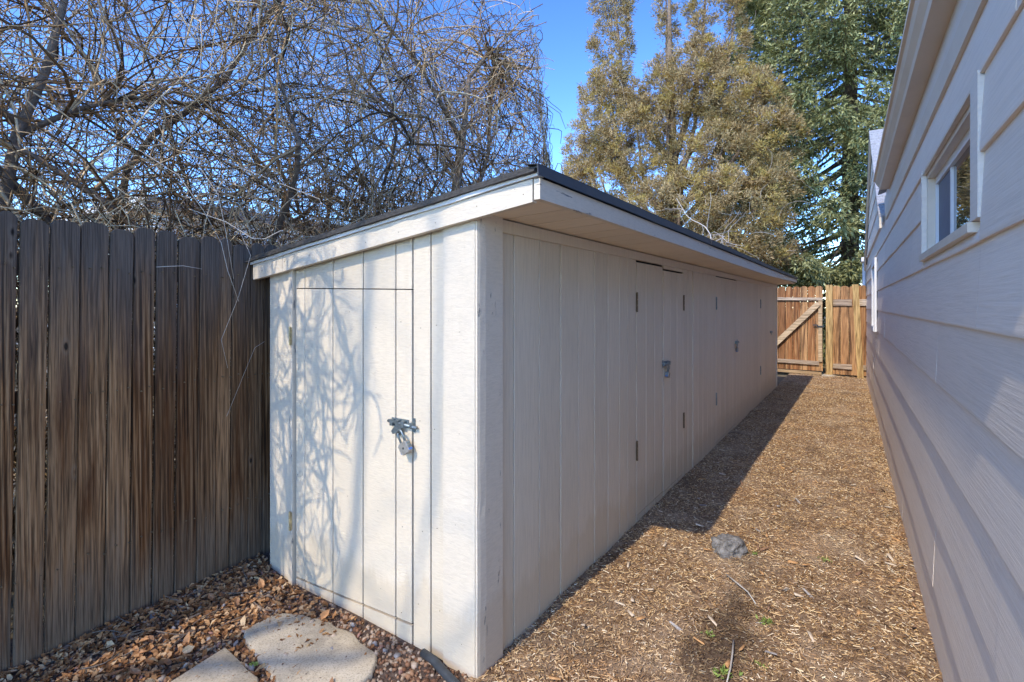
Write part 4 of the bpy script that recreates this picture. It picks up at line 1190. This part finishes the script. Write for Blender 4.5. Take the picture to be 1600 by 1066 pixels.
for k in range(44):
    yy = random.uniform(.75, 1.5); xx = fence_x(yy) + .05 + abs(random.gauss(0, .35))
    if xx > -1.6: continue
    o = bpy.data.objects.new('leaf', lm[k % 6]); COL.objects.link(o); o.parent = bed
    o.location = (xx, yy, bed_z(xx, yy) + .024); o.rotation_euler = (random.gauss(0, .3), random.gauss(0, .3), random.uniform(0, 6.28))
# small twigs on the bed
tp = np.stack([rng.uniform(-2.75, -2.4, 30), rng.uniform(.7, 1.5, 30), np.full(30, .045)], 1)
tw = grow(tp, np.stack([rng.normal(size=30), rng.normal(size=30), np.zeros(30)], 1), rng.uniform(.06, .2, 30), 5, .6, 0, .15)
tw[..., 2] = np.array([[bed_z(a[0], a[1]) + .022 for a in q] for q in tw])
V, F = tubes(tw, .003, .0018, 4); tag(npmesh('fallen_twigs', V, F, M['bark'], bed), kind='stuff')

# ------------------------------------------------------------------ small things
def slab(name, ol, top, th, mat, seed):
    cx = sum(a for a, b in ol) / len(ol); cy = sum(b for a, b in ol) / len(ol)
    # refine outline
    pts = []
    for i in range(len(ol)):
        a, b_ = ol[i], ol[(i + 1) % len(ol)]
        for k in range(4):
            t = k / 4; px, py = a[0] + (b_[0] - a[0]) * t, a[1] + (b_[1] - a[1]) * t
            q = .017 * mn.noise(Vector((px * 11, py * 11, seed)))
            pts.append((px - cx + q, py - cy + q))
    rings = []
    for k, z in ((1.0, -th), (1.0, -.012), (.985, -.003), (.96, 0), (.6, .002), (.2, .002)):
        rings.append([(x * k, y * k, z + (.004 * mn.noise(Vector((x * 6 * k, y * 6 * k, seed))) if k < 1 else 0)) for x, y in pts])
    o = MB().loft(rings).build(name, mat, None, True)
    o.location = (cx, cy, top)
    return o
tag(slab('stepping_stone', [(-2.29, 1.22), (-2.30, 1.375), (-2.17, 1.44), (-2.0, 1.478), (-1.82, 1.475), (-1.68, 1.445), (-1.595, 1.36), (-1.59, 1.20), (-1.66, 1.06), (-1.84, 1.12), (-2.13, 1.165)], .026, .06, M['concrete'], 3),
    'irregular rounded grey concrete stepping stone in gravel before the shed door', 'stepping stone', 'stepping stones')
tag(slab('stepping_stone', [(-2.24, 1.118), (-2.19, .72), (-1.78, .75), (-1.84, 1.05), (-1.95, 1.10)], .026, .06, M['concrete'], 8),
    'square cornered grey concrete stepping stone at the bottom edge nearest the old fence', 'stepping stone', 'stepping stones')
# rock on the mulch
rv, rf = [], []
import bmesh
bm = bmesh.new(); bmesh.ops.create_icosphere(bm, subdivisions=4, radius=1)
for v in bm.verts:
    n_ = v.co.normalized()
    k = 1 + .42 * mn.noise(n_ * 1.4 + Vector((3, 1, 0))) + .2 * mn.noise(n_ * 3.5) + .07 * mn.noise(n_ * 8)
    k2 = 1 - .25 * max(0, n_.dot(Vector((-.5, -.3, .8))) - .5)
    v.co = Vector((n_.x * .09 * k, n_.y * .092 * k, n_.z * .072 * k * k2))
me = bpy.data.meshes.new('rock'); bm.to_mesh(me); bm.free()
o = link('rock', me, M['rock'], None, False); o.location = (-.645, 3.24, .03); o.rotation_euler = (0, .1, -.5)
tag(o, 'single grey lump of rock lying on the wood chips right of the shed shadow', 'rock')
# black pipe / edging end by the corner
pp_ = [(-1.505, 1.55, .035), (-1.44, 1.545, .033), (-1.36, 1.52, .03), (-1.28, 1.505, .02), (-1.2, 1.48, .01)]
b = MB(); b.tube([(x + 1.4, y - 1.54, z) for x, y, z in pp_], .017, 12)
o = b.build('edging_pipe', M['black'], None, True); o.location = (-1.4, 1.54, 0)
tag(o, 'short black plastic edging pipe lying at the foot of the shed corner', 'pipe')
# weeds
wl = [(-.362, 2.60, 1.0, 'lone bright weed sprout left of centre in the mulch below the rock'), (-.555, 2.36, .7, 'small weed sprout nearest the shed side in the foreground mulch'), (-.44, 2.15, 1.2, 'largest bright green weed tuft at the bottom edge of the mulch'),
      (-.168, 3.44, .8, 'weed sprout in the mulch closest to the house wall'), (-.515, 3.27, .7, 'tiny weed sprout tucked just right of the grey rock'), (-.33, 2.27, .55, 'pale little weed between the two foreground sprouts in the mulch'),
      (-2.02, 1.12, .6, 'little green sprout in the gap between the two stepping stones')]
for x, y, s, lab in wl:
    n = 26
    a = rng.uniform(0, 6.28, n)
    pos = np.stack([rng.normal(0, .018 * s, n), rng.normal(0, .014 * s, n), rng.uniform(0, .006, n)], 1)
    V, F = kites(pos, np.stack([np.cos(a), np.sin(a), rng.uniform(.3, 1.2, n)], 1), rng.uniform(.012, .028, n) * s, rng.uniform(.002, .0045, n) * s, 2, 0, .25)
    o = npmesh('weed_sprout', V, F, M['weed']); o.location = (x, y, (mulch_z(x, y) if x > -1.2 else .02) + .008)
    tag(o, lab, 'weed', 'weed sprouts')
# fallen sticks on the mulch
for pts, lab in (([(-.60, 2.93, .03), (-.53, 2.86, .034), (-.47, 2.80, .036), (-.42, 2.72, .03)], 'thin pale curved stick on the mulch below the grey rock'),
                 ([(-.455, 2.37, .03), (-.44, 2.27, .034), (-.43, 2.18, .032), (-.425, 2.08, .03)], 'straight thin stick beside the foreground weed tuft')):
    b = MB(); b.tube([Vector(p) - Vector(pts[0]) for p in pts], [.004, .0038, .0034, .0025], 6)
    o = b.build('fallen_stick', M['twig_pale'], None, True); o.location = pts[0]
    tag(o, lab, 'stick', 'fallen sticks on the mulch')
